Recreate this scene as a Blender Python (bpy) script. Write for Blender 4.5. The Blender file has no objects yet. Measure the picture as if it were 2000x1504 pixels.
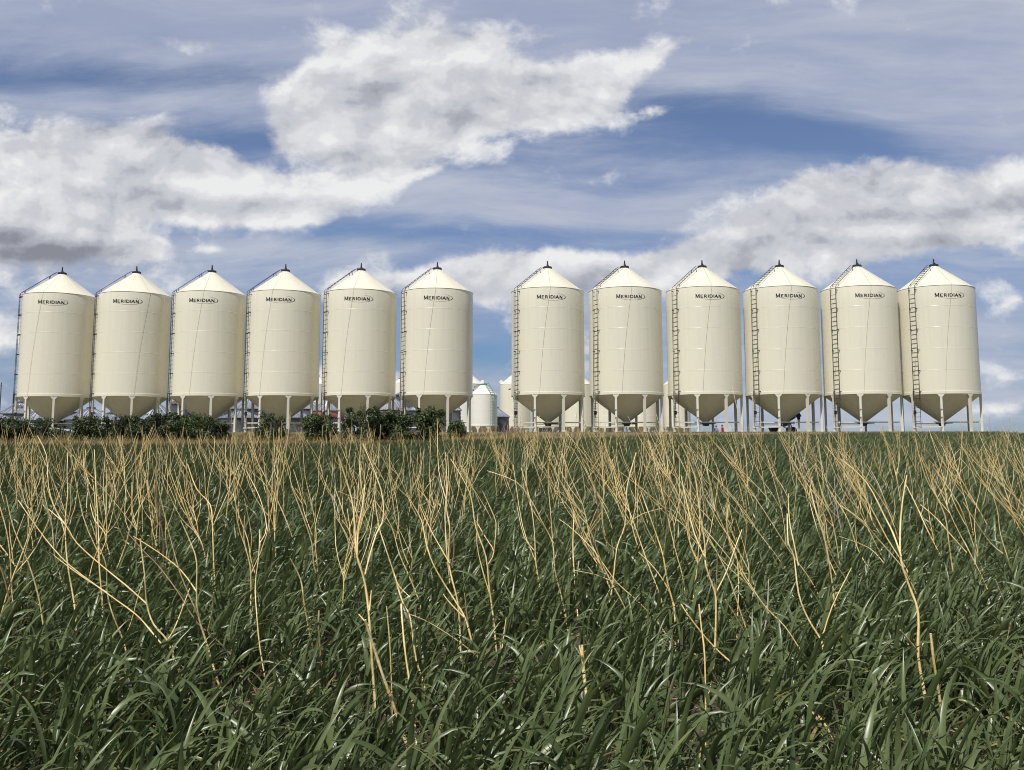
import bpy, math, random
import numpy as np
from mathutils import Vector, Matrix

S = bpy.context.scene
COL = S.collection
R_ = math.radians

# ------------------------------------------------------------------ camera
EYE = 1.10
F = 1950.0                                   # focal length in photo pixels (2000 x 1504)
PITCH = math.radians(7.0)
CY = 888.0 - F * math.tan(PITCH)            # image row of the optical axis: the frame is an off-centre crop
cam_d = bpy.data.cameras.new('camera')
cam_d.sensor_fit = 'HORIZONTAL'
cam_d.sensor_width = 36.0
cam_d.lens = 36.0 * F / 2000.0
cam_d.shift_y = -(752.0 - CY) / 2000.0
cam_d.clip_start = 0.05
cam_d.clip_end = 20000
cam = bpy.data.objects.new('camera', cam_d)
cam.location = (0, 0, EYE)
cam.rotation_euler = (R_(90) + PITCH, 0, 0)
COL.objects.link(cam)
S.camera = cam

CP, SP = math.cos(PITCH), math.sin(PITCH)


def ray(px, py):
    a, b = (px - 1000) / F, (CY - py) / F
    return a, CP - b * SP, SP + b * CP


def at(px, py, Y):
    a, y, z = ray(px, py)
    k = Y / y
    return Vector((a * k, Y, EYE + z * k))


# ------------------------------------------------------------------ sun
SUN_EL, SUN_AZ = R_(56), R_(208)             # azimuth clockwise from +Y: behind the camera, a little left
sv = Vector((math.sin(SUN_AZ) * math.cos(SUN_EL), math.cos(SUN_AZ) * math.cos(SUN_EL), math.sin(SUN_EL)))
sun_d = bpy.data.lights.new('sun', 'SUN')
sun_d.energy = 4.45
sun_d.angle = R_(0.53)
sun_d.color = (1.0, 0.965, 0.905)
sun = bpy.data.objects.new('sun', sun_d)
sun.rotation_euler = (-sv).to_track_quat('-Z', 'Y').to_euler()
sun.location = (-20, -40, 60)
COL.objects.link(sun)

# ------------------------------------------------------------------ sky with clouds
SKY_STRENGTH = 0.10
W = bpy.data.worlds.new('World')
S.world = W
W.use_nodes = True
nt = W.node_tree
nt.nodes.clear()


class G:
    """small helper for writing node graphs"""

    def __init__(s, tree):
        s.t = tree

    def n(s, kind, **kw):
        o = s.t.nodes.new(kind)
        for k, v in kw.items():
            setattr(o, k, v)
        return o

    def put(s, sock, v):
        if isinstance(v, bpy.types.NodeSocket):
            s.t.links.new(v, sock)
        elif v is not None:
            sock.default_value = v

    def m(s, op, a, b=None, c=None, clamp=False):
        o = s.n('ShaderNodeMath', operation=op)
        o.use_clamp = clamp
        s.put(o.inputs[0], a)
        if b is not None:
            s.put(o.inputs[1], b)
        if c is not None:
            s.put(o.inputs[2], c)
        return o.outputs[0]

    def vec(s, x, y, z=0.0):
        o = s.n('ShaderNodeCombineXYZ')
        s.put(o.inputs[0], x); s.put(o.inputs[1], y); s.put(o.inputs[2], z)
        return o.outputs[0]

    def noise(s, v, scale, detail=6, rough=0.55, dist=0.0, lac=2.0, dim='3D'):
        o = s.n('ShaderNodeTexNoise', noise_dimensions=dim)
        s.put(o.inputs['Vector'], v)
        o.inputs['Scale'].default_value = scale
        o.inputs['Detail'].default_value = detail
        o.inputs['Roughness'].default_value = rough
        o.inputs['Lacunarity'].default_value = lac
        o.inputs['Distortion'].default_value = dist
        return o.outputs[0]

    def step(s, v, lo, hi, a=0.0, b=1.0, smooth=True):
        o = s.n('ShaderNodeMapRange', interpolation_type='SMOOTHSTEP' if smooth else 'LINEAR')
        s.put(o.inputs['Value'], v)
        o.inputs['From Min'].default_value = lo
        o.inputs['From Max'].default_value = hi
        o.inputs['To Min'].default_value = a
        o.inputs['To Max'].default_value = b
        return o.outputs[0]

    def mix(s, f, a, b, mode='MIX'):
        o = s.n('ShaderNodeMix', data_type='RGBA', blend_type=mode)
        s.put(o.inputs[0], f)
        for i, v in ((6, a), (7, b)):
            if isinstance(v, tuple) and len(v) == 3:
                v = v + (1.0,)
            s.put(o.inputs[i], v)
        return o.outputs[2]

    def blobs(s, u, v, items):
        """sum of soft elliptical bumps; items (px, py, rx, ry, tilt degrees, height) in photo pixels"""
        acc = None
        for px, py, rx, ry, tl, h in items:
            a, y, z = ray(px, py)
            u0, v0 = a / y, z / y
            c, sn = math.cos(R_(tl)), math.sin(R_(tl))
            du = s.m('SUBTRACT', u, u0)
            dv = s.m('SUBTRACT', v, v0)
            p = s.m('MULTIPLY_ADD', du, c * F / rx, s.m('MULTIPLY', dv, sn * F / rx))
            q = s.m('MULTIPLY_ADD', du, -sn * F / ry, s.m('MULTIPLY', dv, c * F / ry))
            r2 = s.m('MULTIPLY_ADD', p, p, s.m('MULTIPLY', q, q))
            e = s.m('POWER', 0.5, r2)
            acc = s.m('MULTIPLY', e, h) if acc is None else s.m('MULTIPLY_ADD', e, h, acc)
        return acc


def lin(r, g, b):
    f = lambda c: (c / 255 / 12.92) if c <= 10 else ((c / 255 + 0.055) / 1.055) ** 2.4
    return (f(r), f(g), f(b), 1.0)


g = G(nt)
tc = g.n('ShaderNodeTexCoord')
sep = g.n('ShaderNodeSeparateXYZ')
nt.links.new(tc.outputs['Generated'], sep.inputs[0])
X, Y, Z = sep.outputs
yy = g.m('MAXIMUM', Y, 0.08)
U = g.m('DIVIDE', X, yy)
V = g.m('DIVIDE', Z, yy)
sky = g.n('ShaderNodeTexSky', sky_type='NISHITA')
sky.sun_disc = False
sky.sun_elevation = SUN_EL
sky.sun_rotation = SUN_AZ
sky.altitude = 800
sky.air_density = 1.0
sky.dust_density = 0.6
sky.ozone_density = 2.5
tint = g.n('ShaderNodeValToRGB')
te = tint.color_ramp.elements
te[0].position, te[0].color = 0.0, (0.38, 0.50, 0.58, 1)
te[1].position, te[1].color = 1.0, (0.46, 0.44, 0.44, 1)
for pos_, c_ in ((0.06, (0.34, 0.50, 0.66)), (0.14, (0.54, 0.64, 0.80)), (0.26, (0.84, 0.83, 0.93)), (0.44, (0.90, 0.86, 0.92)), (0.6, (0.80, 0.77, 0.80))):
    q_ = te.new(pos_)
    q_.color = c_ + (1,)
nt.links.new(V, tint.inputs[0])
skyc = g.mix(1.0, sky.outputs[0], tint.outputs[0], 'MULTIPLY')
K = 1.0 / SKY_STRENGTH


def em(r, gg, b):
    c = lin(r, gg, b)
    return (c[0] * K, c[1] * K, c[2] * K, 1.0)


# thin high cloud: long streaks, thick towards the top of the view and in a broad arc to the right
wu = g.noise(g.vec(U, V), 2.2, 3, 0.5)
st = g.noise(g.vec(g.m('MULTIPLY', U, 2.4), g.m('MULTIPLY_ADD', V, 15.0, g.m('MULTIPLY', wu, 1.8)), 3.7), 1.0, 10, 0.62, 0.12)
fine = g.noise(g.vec(g.m('MULTIPLY', U, 9.0), g.m('MULTIPLY', V, 26.0), 9.1), 1.0, 9, 0.66, 0.2)
veil_b = g.blobs(U, V, [
    (300, -30, 700, 150, 0, 0.9), (900, 60, 420, 110, 0, .50), (1450, 30, 700, 130, 0, .85), (2000, 120, 480, 170, -24, .9),
    (1900, 230, 260, 70, -18, .45), (300, 205, 330, 26, 0, .34), (1000, 395, 500, 34, -3, .60), (1150, 320, 320, 26, 0, .25),
    (500, 480, 450, 30, 0, .40), (1250, 430, 260, 30, -2, .42), (1700, 600, 600, 90, 0, .22), (950, 650, 300, 40, 0, .30),
    (40, 560, 200, 35, 0, .35), (1960, 660, 200, 60, 0, .35), (1500, 800, 700, 40, 0, .35), (100, 770, 300, 45, 0, .5), (950, 740, 120, 30, 0, .5)])
veil = g.m('ADD', veil_b, g.m('MULTIPLY_ADD', st, 1.9, -0.70))
veil = g.m('ADD', veil, g.m('MULTIPLY_ADD', fine, 0.9, -0.44))
deep = g.blobs(U, V, [(300, 150, 330, 24, 0, .5), (1450, 240, 260, 45, -12, .50), (1700, 290, 200, 34, -12, .30), (1230, 200, 130, 36, 0, .30), (480, 272, 120, 24, 0, .5),
                      (680, 450, 330, 22, 0, .45), (1100, 460, 330, 16, 0, .3), (1000, 690, 120, 40, 0, .25)])
veil = g.m('SUBTRACT', veil, deep)
veil_m = g.step(veil, -0.30, 0.95, 0.02, 0.92)
veil_c = g.mix(g.step(st, 0.35, 0.7), em(160, 170, 196), em(192, 198, 211))
base = g.mix(veil_m, skyc, veil_c)

# heaped clouds
CUM = [
    (470, 225, 100, 40, 0, -.55), (505, 300, 40, 18, -20, -.4), (900, 380, 120, 30, 20, -.4), (1450, 250, 160, 50, 0, -.3), (1750, 180, 200, 80, 0, -.3), (150, 120, 250, 60, 0, -.3),
    # large central cloud
    (600, 205, 70, 48, 10, .85), (700, 150, 120, 60, 22, .85), (830, 110, 110, 52, 10, .8), (930, 85, 70, 40, 30, .45), (760, 215, 170, 70, 0, .85),
    (930, 190, 110, 66, 0, .75), (650, 280, 95, 50, -10, .75), (780, 275, 90, 42, 10, .6), (1040, 195, 110, 40, 12, .8), (1150, 165, 110, 40, 18, .75),
    (1260, 115, 100, 24, 26, .62), (1190, 215, 40, 26, 50, .42), (1290, 215, 52, 14, 12, .55), (1100, 235, 60, 22, 10, .4), (630, 375, 130, 32, 8, .72),
    (740, 345, 100, 22, 25, .62), (545, 290, 36, 18, 45, .42), (840, 335, 40, 10, 25, .35), (560, 410, 90, 24, 0, .5),
    # cloud at the left
    (120, 300, 170, 45, 8, .85), (290, 310, 150, 46, -10, .9), (420, 345, 100, 42, -10, .85), (0, 360, 170, 80, 0, .9), (180, 370, 220, 50, 0, .8),
    (60, 450, 190, 60, 0, .85), (350, 395, 180, 32, -5, .75), (490, 390, 60, 30, 0, .5), (250, 455, 80, 26, 0, .35), (280, 490, 70, 24, 0, .34),
    # clouds at the right
    (1540, 385, 60, 34, 20, .8), (1620, 375, 44, 32, 0, .8), (1560, 420, 110, 28, 5, .75), (1700, 370, 90, 38, 20, .85), (1790, 345, 70, 30, 0, .8),
    (1960, 345, 70, 40, 10, .9), (1850, 405, 170, 42, 5, .85), (1660, 455, 150, 30, 3, .8), (1880, 450, 170, 30, 0, .75), (1430, 485, 110, 30, 15, .75),
    (1330, 515, 130, 28, 10, .65), (1520, 500, 140, 26, 0, .6), (1700, 490, 120, 20, 0, .5),
    # low bank behind the bins
    (690, 560, 70, 22, 10, .5), (840, 545, 120, 30, 8, .72), (960, 530, 120, 28, 8, .72), (1090, 520, 130, 30, 0, .6), (1230, 540, 110, 30, 8, .55), (980, 570, 110, 22, 0, .5),
    (1640, 530, 80, 24, 10, .45), (1790, 545, 60, 20, 10, .25), (1930, 560, 60, 22, 10, .33),
    # scraps
    (385, 110, 34, 40, -60, .20), (640, 35, 80, 34, 8, .32), (405, 488, 26, 7, 0, .45), (0, 645, 70, 34, 0, .6), (5, 215, 22, 14, 0, .42), (935, 590, 40, 14, 0, .4),
    (1975, 595, 30, 10, 20, .36), (1980, 790, 45, 14, 10, .5), (1915, 795, 30, 10, 0, .4), (630, 735, 30, 18, 0, .5), (775, 735, 20, 20, 0, .5), (1146, 720, 20, 50, 0, .5), (25, 790, 60, 16, 0, .3)]
cu = g.blobs(U, V, CUM)
wn = g.n('ShaderNodeTexNoise', noise_dimensions='3D')
nt.links.new(g.vec(U, g.m('MULTIPLY', V, 1.25), 0.3), wn.inputs['Vector'])
wn.inputs['Scale'].default_value = 9.0
wn.inputs['Detail'].default_value = 4.0
wv = g.n('ShaderNodeVectorMath', operation='MULTIPLY_ADD')
nt.links.new(wn.outputs['Color'], wv.inputs[0])
wv.inputs[1].default_value = (0.035, 0.035, 0.0)
nt.links.new(g.vec(U, g.m('MULTIPLY', V, 1.35), 0.7), wv.inputs[2])
wv = wv.outputs[0]


def shift(v, dx, dy):
    o = g.n('ShaderNodeVectorMath', operation='ADD')
    nt.links.new(v, o.inputs[0])
    o.inputs[1].default_value = (dx, dy, 0)
    return o.outputs[0]


f0 = g.noise(wv, 13.0, 14, 0.60, 0.05)
fs0 = g.noise(wv, 13.0, 6, 0.52, 0.05)
f1 = g.noise(shift(wv, -0.006, 0.016), 13.0, 6, 0.52, 0.05)
big = g.noise(wv, 5.0, 3, 0.5)
dens = g.m('ADD', g.m('MULTIPLY', cu, 1.05), g.m('MULTIPLY_ADD', f0, 2.4, -1.26))
cum_m = g.step(dens, 0.08, 0.70, 0.0, 0.97)
relief = g.m('SUBTRACT', fs0, f1)
dark = g.blobs(U, V, [(50, 480, 170, 36, 0, 1.35), (140, 500, 130, 24, 0, 1.0), (350, 400, 170, 22, -3, .75), (230, 375, 150, 20, 0, .4), (130, 330, 120, 20, 0, .25), (760, 175, 110, 20, 10, .26),
                      (960, 225, 160, 20, 0, .36), (700, 300, 110, 22, 0, .28), (1150, 200, 90, 16, 12, .25), (640, 395, 110, 14, 0, .25), (1850, 425, 150, 18, 3, .55), (1650, 420, 120, 16, 0, .4), (1720, 475, 230, 16, 0, .60),
                      (1540, 430, 120, 16, 0, .45), (1440, 525, 200, 20, 0, .6), (1980, 395, 120, 20, 0, .5), (870, 575, 190, 18, 0, .5), (1080, 560, 190, 20, 0, .55), (1250, 560, 110, 18, 0, .5)])
lit = g.m('MULTIPLY_ADD', relief, 1.7, 0.80)
lit = g.m('ADD', lit, g.m('MULTIPLY_ADD', f0, 0.5, -0.25))
b1 = g.noise(shift(wv, -0.02, 0.05), 5.0, 3, 0.5)
lit = g.m('ADD', lit, g.m('MULTIPLY', g.m('SUBTRACT', big, b1), 1.3))
lit = g.m('SUBTRACT', lit, g.m('MULTIPLY', dark, 0.46))
ramp = g.n('ShaderNodeValToRGB')
ramp.color_ramp.interpolation = 'EASE'
el = ramp.color_ramp.elements
el[0].position, el[0].color = 0.0, em(138, 140, 149)
el[1].position, el[1].color = 1.0, em(238, 238, 238)
for pos, c in ((0.3, (172, 175, 184)), (0.58, (202, 204, 210)), (0.82, (222, 223, 226))):
    e = ramp.color_ramp.elements.new(pos)
    e.color = em(*c)
nt.links.new(lit, ramp.inputs[0])
final = g.mix(cum_m, base, ramp.outputs[0])
bg = g.n('ShaderNodeBackground')
nt.links.new(final, bg.inputs[0])
bg.inputs[1].default_value = SKY_STRENGTH
wo = g.n('ShaderNodeOutputWorld')
nt.links.new(bg.outputs[0], wo.inputs[0])

S.view_settings.view_transform = 'Standard'
S.view_settings.look = 'None'
S.view_settings.exposure = 0.0
S.view_settings.gamma = 1.0
S.cycles.pixel_filter_type = 'BLACKMAN_HARRIS'
S.cycles.filter_width = 1.0
S.cycles.max_bounces = 6
S.cycles.transparent_max_bounces = 6

# ------------------------------------------------------------------ helpers


def tag(o, label=None, cat=None, group=None, kind=None):
    if label: o['label'] = label
    if cat: o['category'] = cat
    if group: o['group'] = group
    if kind: o['kind'] = kind
    return o


def empty(name, loc, rz=0.0):
    o = bpy.data.objects.new(name, None)
    o.empty_display_size = 0.3
    o.location = loc
    o.rotation_euler = (0, 0, rz)
    COL.objects.link(o)
    return o


class MB:
    """collects shapes and links them as one mesh object"""

    def __init__(s):
        s.v, s.f, s.sm = [], [], []

    def add(s, verts, faces, smooth=False):
        n = len(s.v)
        s.v.extend([tuple(p) for p in verts])
        s.f.extend([tuple(i + n for i in f) for f in faces])
        s.sm.extend([smooth] * len(faces))
        return s

    def box(s, c, d, rz=0.0, M=None):
        hx, hy, hz = d[0] / 2, d[1] / 2, d[2] / 2
        rot = Matrix.Rotation(rz, 3, 'Z')
        vs = []
        for x, y, z in ((-1, -1, -1), (1, -1, -1), (1, 1, -1), (-1, 1, -1), (-1, -1, 1), (1, -1, 1), (1, 1, 1), (-1, 1, 1)):
            p = rot @ Vector((x * hx, y * hy, z * hz)) + Vector(c)
            vs.append(M @ p if M else p)
        return s.add(vs, [(0, 3, 2, 1), (4, 5, 6, 7), (0, 1, 5, 4), (1, 2, 6, 5), (2, 3, 7, 6), (3, 0, 4, 7)])

    def bar(s, a, b, w, h, up=(0, 0, 1)):
        a, b = Vector(a), Vector(b)
        d = (b - a).normalized()
        u = Vector(up)
        if abs(d.dot(u)) > 0.95: u = Vector((0, 1, 0))
        x = d.cross(u).normalized()
        u = x.cross(d)
        vs = []
        for p in (a, b):
            for i, j in ((-1, -1), (1, -1), (1, 1), (-1, 1)):
                vs.append(p + x * (i * w / 2) + u * (j * h / 2))
        return s.add(vs, [(0, 1, 2, 3), (7, 6, 5, 4), (0, 4, 5, 1), (1, 5, 6, 2), (2, 6, 7, 3), (3, 7, 4, 0)])

    def tube(s, pts, rad, n=6, smooth=True, cap=True):
        pts = [Vector(p) for p in pts]
        if not hasattr(rad, '__len__'): rad = [rad] * len(pts)
        vs, fs = [], []
        prev = None
        for i, p in enumerate(pts):
            a = pts[max(i - 1, 0)]; b = pts[min(i + 1, len(pts) - 1)]
            d = (b - a)
            d = d.normalized() if d.length > 1e-9 else Vector((0, 0, 1))
            if prev is None:
                r = Vector((1, 0, 0)) if abs(d.x) < 0.8 else Vector((0, 1, 0))
            else:
                r = prev
            x = (r - d * r.dot(d)).normalized()
            prev = x
            y = d.cross(x)
            for k in range(n):
                t = 2 * math.pi * k / n
                vs.append(p + (x * math.cos(t) + y * math.sin(t)) * rad[i])
        for i in range(len(pts) - 1):
            for k in range(n):
                k2 = (k + 1) % n
                fs.append((i * n + k, i * n + k2, (i + 1) * n + k2, (i + 1) * n + k))
        s.add(vs, fs, smooth)
        if cap:
            m = len(pts) - 1
            s.add([vs[k] for k in range(n)][::-1], [tuple(range(n))])
            s.add([vs[m * n + k] for k in range(n)], [tuple(range(n))])
        return s

    def lathe(s, prof, n=64, c=(0, 0, 0), smooth=True, hard=()):
        """prof: list of (r, z) from bottom to top; indices in hard get their own vertices so the edge stays crisp"""
        rings = []
        for i, (r, z) in enumerate(prof):
            rings.append((r, z))
            if i in hard: rings.append((r, z))
        vs, fs = [], []
        for r, z in rings:
            for k in range(n):
                t = 2 * math.pi * k / n
                vs.append((c[0] + r * math.sin(t), c[1] - r * math.cos(t), c[2] + z))
        for i in range(len(rings) - 1):
            if rings[i] == rings[i + 1]: continue
            for k in range(n):
                k2 = (k + 1) % n
                fs.append((i * n + k, i * n + k2, (i + 1) * n + k2, (i + 1) * n + k))
        return s.add(vs, fs, smooth)

    def disc(s, r, z, n=32, c=(0, 0), up=True):
        vs = [(c[0] + r * math.sin(2 * math.pi * k / n), c[1] - r * math.cos(2 * math.pi * k / n), z) for k in range(n)]
        return s.add(vs if up else vs[::-1], [tuple(range(n))])

    def ball(s, c, r, nu=14, nv=9, sc=(1, 1, 1)):
        prof = []
        vs, fs = [], []
        for i in range(nv + 1):
            t = math.pi * i / nv
            for k in range(nu):
                a = 2 * math.pi * k / nu
                vs.append((c[0] + r * sc[0] * math.sin(t) * math.cos(a), c[1] + r * sc[1] * math.sin(t) * math.sin(a), c[2] - r * sc[2] * math.cos(t)))
        for i in range(nv):
            for k in range(nu):
                k2 = (k + 1) % nu
                fs.append((i * nu + k, i * nu + k2, (i + 1) * nu + k2, (i + 1) * nu + k))
        return s.add(vs, fs, True)

    def prism(s, outline, a, b):
        """outline [(x,z)] extruded along y from a to b"""
        n = len(outline)
        vs = [(x, a, z) for x, z in outline] + [(x, b, z) for x, z in outline]
        fs = [tuple(range(n)), tuple(range(2 * n - 1, n - 1, -1))]
        fs += [(i, i + n, (i + 1) % n + n, (i + 1) % n) for i in range(n)]
        return s.add(vs, fs)

    def mesh(s, name, mat=None):
        me = bpy.data.meshes.new(name)
        me.from_pydata(s.v, [], s.f)
        me.polygons.foreach_set('use_smooth', s.sm)
        if mat:
            for m in (mat if isinstance(mat, (list, tuple)) else [mat]): me.materials.append(m)
        me.update()
        return me

    def build(s, name, mat, parent=None, loc=None):
        o = bpy.data.objects.new(name, s.mesh(name, mat))
        COL.objects.link(o)
        if parent: o.parent = parent
        if loc: o.location = loc
        return o


def bevel(o, w, seg=2):
    m = o.modifiers.new('bevel', 'BEVEL')
    m.width = w; m.segments = seg; m.limit_method = 'ANGLE'
    return o


def mat(name, color, rough=0.5, metal=0.0, var=0.0, vscale=3.0, bump=0.0, bscale=20.0, spec=0.5, color2=None, stretch=None, rvar=0.0):
    m = bpy.data.materials.new(name)
    m.use_nodes = True
    t = m.node_tree
    q = G(t)
    b = t.nodes['Principled BSDF']
    b.inputs['Roughness'].default_value = rough
    b.inputs['Metallic'].default_value = metal
    b.inputs['Specular IOR Level'].default_value = spec
    c = color + (1.0,)
    tcn = q.n('ShaderNodeTexCoord')
    v = tcn.outputs['Object']
    if stretch:
        mp = q.n('ShaderNodeMapping')
        mp.inputs['Scale'].default_value = stretch
        t.links.new(v, mp.inputs[0])
        v = mp.outputs[0]
    if color2 is not None:
        f = q.step(q.noise(v, vscale, 6, 0.6), 0.35, 0.68)
        t.links.new(q.mix(f, c, color2 + (1.0,)), b.inputs['Base Color'])
    elif var:
        f = q.noise(v, vscale, 6, 0.6)
        hi = tuple(min(1, x * (1 + var)) for x in color) + (1.0,)
        lo = tuple(x * (1 - var) for x in color) + (1.0,)
        t.links.new(q.mix(f, lo, hi), b.inputs['Base Color'])
    else:
        b.inputs['Base Color'].default_value = c
    if rvar:
        t.links.new(q.step(q.noise(v, vscale * 0.7, 4, 0.5), 0.3, 0.7, rough - rvar, rough + rvar), b.inputs['Roughness'])
    if bump:
        bn = q.n('ShaderNodeBump')
        bn.inputs['Strength'].default_value = bump
        bn.inputs['Distance'].default_value = 0.02
        t.links.new(q.noise(v, bscale, 5, 0.6), bn.inputs['Height'])
        t.links.new(bn.outputs[0], b.inputs['Normal'])
    return m


M_cream = mat('cream_paint', (0.77, 0.733, 0.59), 0.30, var=0.018, vscale=0.7, bump=0.06, bscale=0.8, rvar=0.05)
def weather(m, amt=0.05):
    t = m.node_tree
    q = G(t)
    b = t.nodes['Principled BSDF']
    src = b.inputs['Base Color'].links[0].from_socket
    tcn = q.n('ShaderNodeTexCoord')
    mp = q.n('ShaderNodeMapping')
    mp.inputs['Scale'].default_value = (5.0, 5.0, 0.16)
    t.links.new(tcn.outputs['Object'], mp.inputs[0])
    st_ = q.noise(mp.outputs[0], 1.0, 6, 0.6)
    oi = q.n('ShaderNodeObjectInfo')
    v = q.m('ADD', q.step(st_, 0.35, 0.75, 1.0, 1.0 - amt), q.m('MULTIPLY_ADD', oi.outputs['Random'], 0.04, -0.02))
    c = q.n('ShaderNodeVectorMath', operation='SCALE')
    t.links.new(src, c.inputs[0])
    t.links.new(v, c.inputs['Scale'])
    t.links.new(c.outputs[0], b.inputs['Base Color'])


weather(M_cream)
M_white = mat('white_paint', (0.80, 0.785, 0.72), 0.35, var=0.03, vscale=0.8, bump=0.08, bscale=1.3)
M_leg = mat('leg_paint', (0.68, 0.66, 0.565), 0.38, var=0.05, vscale=4)
M_black = mat('black_steel', (0.025, 0.026, 0.032), 0.45)
M_decal = mat('decal_black', (0.018, 0.018, 0.022), 0.5)
M_swoosh = mat('decal_brown', (0.11, 0.05, 0.035), 0.5)
M_rope = mat('grey_rope', (0.42, 0.39, 0.31), 0.8)
M_greysteel = mat('grey_steel', (0.10, 0.10, 0.10), 0.5, 0.3)
M_galv = mat('galvanised_sheet', (0.40, 0.43, 0.48), 0.45, 0.7, var=0.25, vscale=1.2, bump=0.2, bscale=5)
M_galvwall = mat('weathered_galvanised_wall', (0.085, 0.095, 0.115), 0.5, 0.6, vscale=0.55, color2=(0.20, 0.215, 0.235), stretch=(1, 1, 2.0), bump=0.2, bscale=6)
M_rustroof = mat('rusty_roof', (0.17, 0.075, 0.05), 0.7, 0.2, vscale=1.6, color2=(0.36, 0.31, 0.29))
M_redband = mat('faded_red_band', (0.46, 0.075, 0.035), 0.6, 0.0, vscale=1.5, color2=(0.34, 0.31, 0.30), stretch=(1.4, 1.4, 0.6))
M_green = mat('green_steel', (0.05, 0.23, 0.14), 0.5)
M_blue = mat('blue_paint', (0.02, 0.075, 0.30), 0.35)
M_gravel = mat('gravel_pad', (0.13, 0.115, 0.065), 0.9, var=0.2, vscale=8)
M_bark = mat('bark', (0.13, 0.095, 0.06), 0.9, var=0.3, vscale=12)
M_wood = mat('grey_deadwood', (0.28, 0.21, 0.14), 0.9, var=0.4, vscale=6)


def leafmat(name, c_lo, c_hi, rough, trans, tip=None, spec=0.5):
    m = bpy.data.materials.new(name)
    m.use_nodes = True
    t = m.node_tree
    q = G(t)
    b = t.nodes['Principled BSDF']
    b.inputs['Roughness'].default_value = rough
    b.inputs['Specular IOR Level'].default_value = spec
    oi = q.n('ShaderNodeObjectInfo')
    tcn = q.n('ShaderNodeTexCoord')
    n = q.noise(tcn.outputs['Object'], 9.0, 3, 0.6)
    f = q.m('ADD', q.m('MULTIPLY', oi.outputs['Random'], 0.55), q.m('MULTIPLY_ADD', n, 1.5, -0.55), clamp=True)
    c = q.mix(f, c_lo + (1.0,), c_hi + (1.0,))
    if tip is not None:
        at_ = q.n('ShaderNodeAttribute')
        at_.attribute_name = 'dry'
        c = q.mix(at_.outputs['Fac'], c, tip + (1.0,))
    t.links.new(c, b.inputs['Base Color'])
    tr = q.n('ShaderNodeBsdfTranslucent')
    t.links.new(c, tr.inputs[0])
    mx = q.n('ShaderNodeMixShader')
    mx.inputs[0].default_value = trans
    t.links.new(b.outputs[0], mx.inputs[1])
    t.links.new(tr.outputs[0], mx.inputs[2])
    out = t.nodes['Material Output']
    t.links.new(mx.outputs[0], out.inputs[0])
    return m


M_crop = leafmat('cereal_leaf', (0.056, 0.087, 0.029), (0.165, 0.205, 0.078), 0.35, 0.20, tip=(0.50, 0.40, 0.17))
M_bush = leafmat('bush_leaf', (0.018, 0.033, 0.009), (0.085, 0.118, 0.032), 0.5, 0.12)
M_dry = leafmat('dry_grass_blade', (0.30, 0.20, 0.075), (0.60, 0.43, 0.18), 0.6, 0.15)
M_weed = leafmat('weed_leaf', (0.05, 0.075, 0.03), (0.11, 0.14, 0.05), 0.55, 0.15)
M_stalk = mat('straw_stalk', (0.68, 0.465, 0.16), 0.5, vscale=5.0, color2=(0.94, 0.78, 0.42), bump=0.25, bscale=60)
M_stalk_brown = mat('brown_stalk', (0.20, 0.115, 0.05), 0.6, vscale=5.0, color2=(0.42, 0.28, 0.12), bump=0.25, bscale=60)
M_stalk_grey = mat('greyed_stalk', (0.36, 0.29, 0.20), 0.6, vscale=7.0, color2=(0.62, 0.54, 0.41), bump=0.25, bscale=60)
M_straw = mat('straw_litter', (0.50, 0.37, 0.19), 0.7, var=0.45, vscale=3)

# ------------------------------------------------------------------ ground
KD = np.array([-60, 0, 40, 50, 57, 61.5, 64, 200, 6000.])
KZ = np.array([-1.95, 0, 1.30, 1.70, 2.10, 2.44, 2.52, 2.54, 2.0])


def ground_z(y, x=0.0):
    """smoothed height of the land: the field climbs gently to a level yard"""
    t = 0.0
    for o in (-2.0, -1.0, 0.0, 1.0, 2.0):
        t += float(np.interp(y + o, KD, KZ))
    return t / 5 + 0.02 * math.sin(x * 0.31 + 1.0) * min(1, max(0, y / 20))


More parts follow.
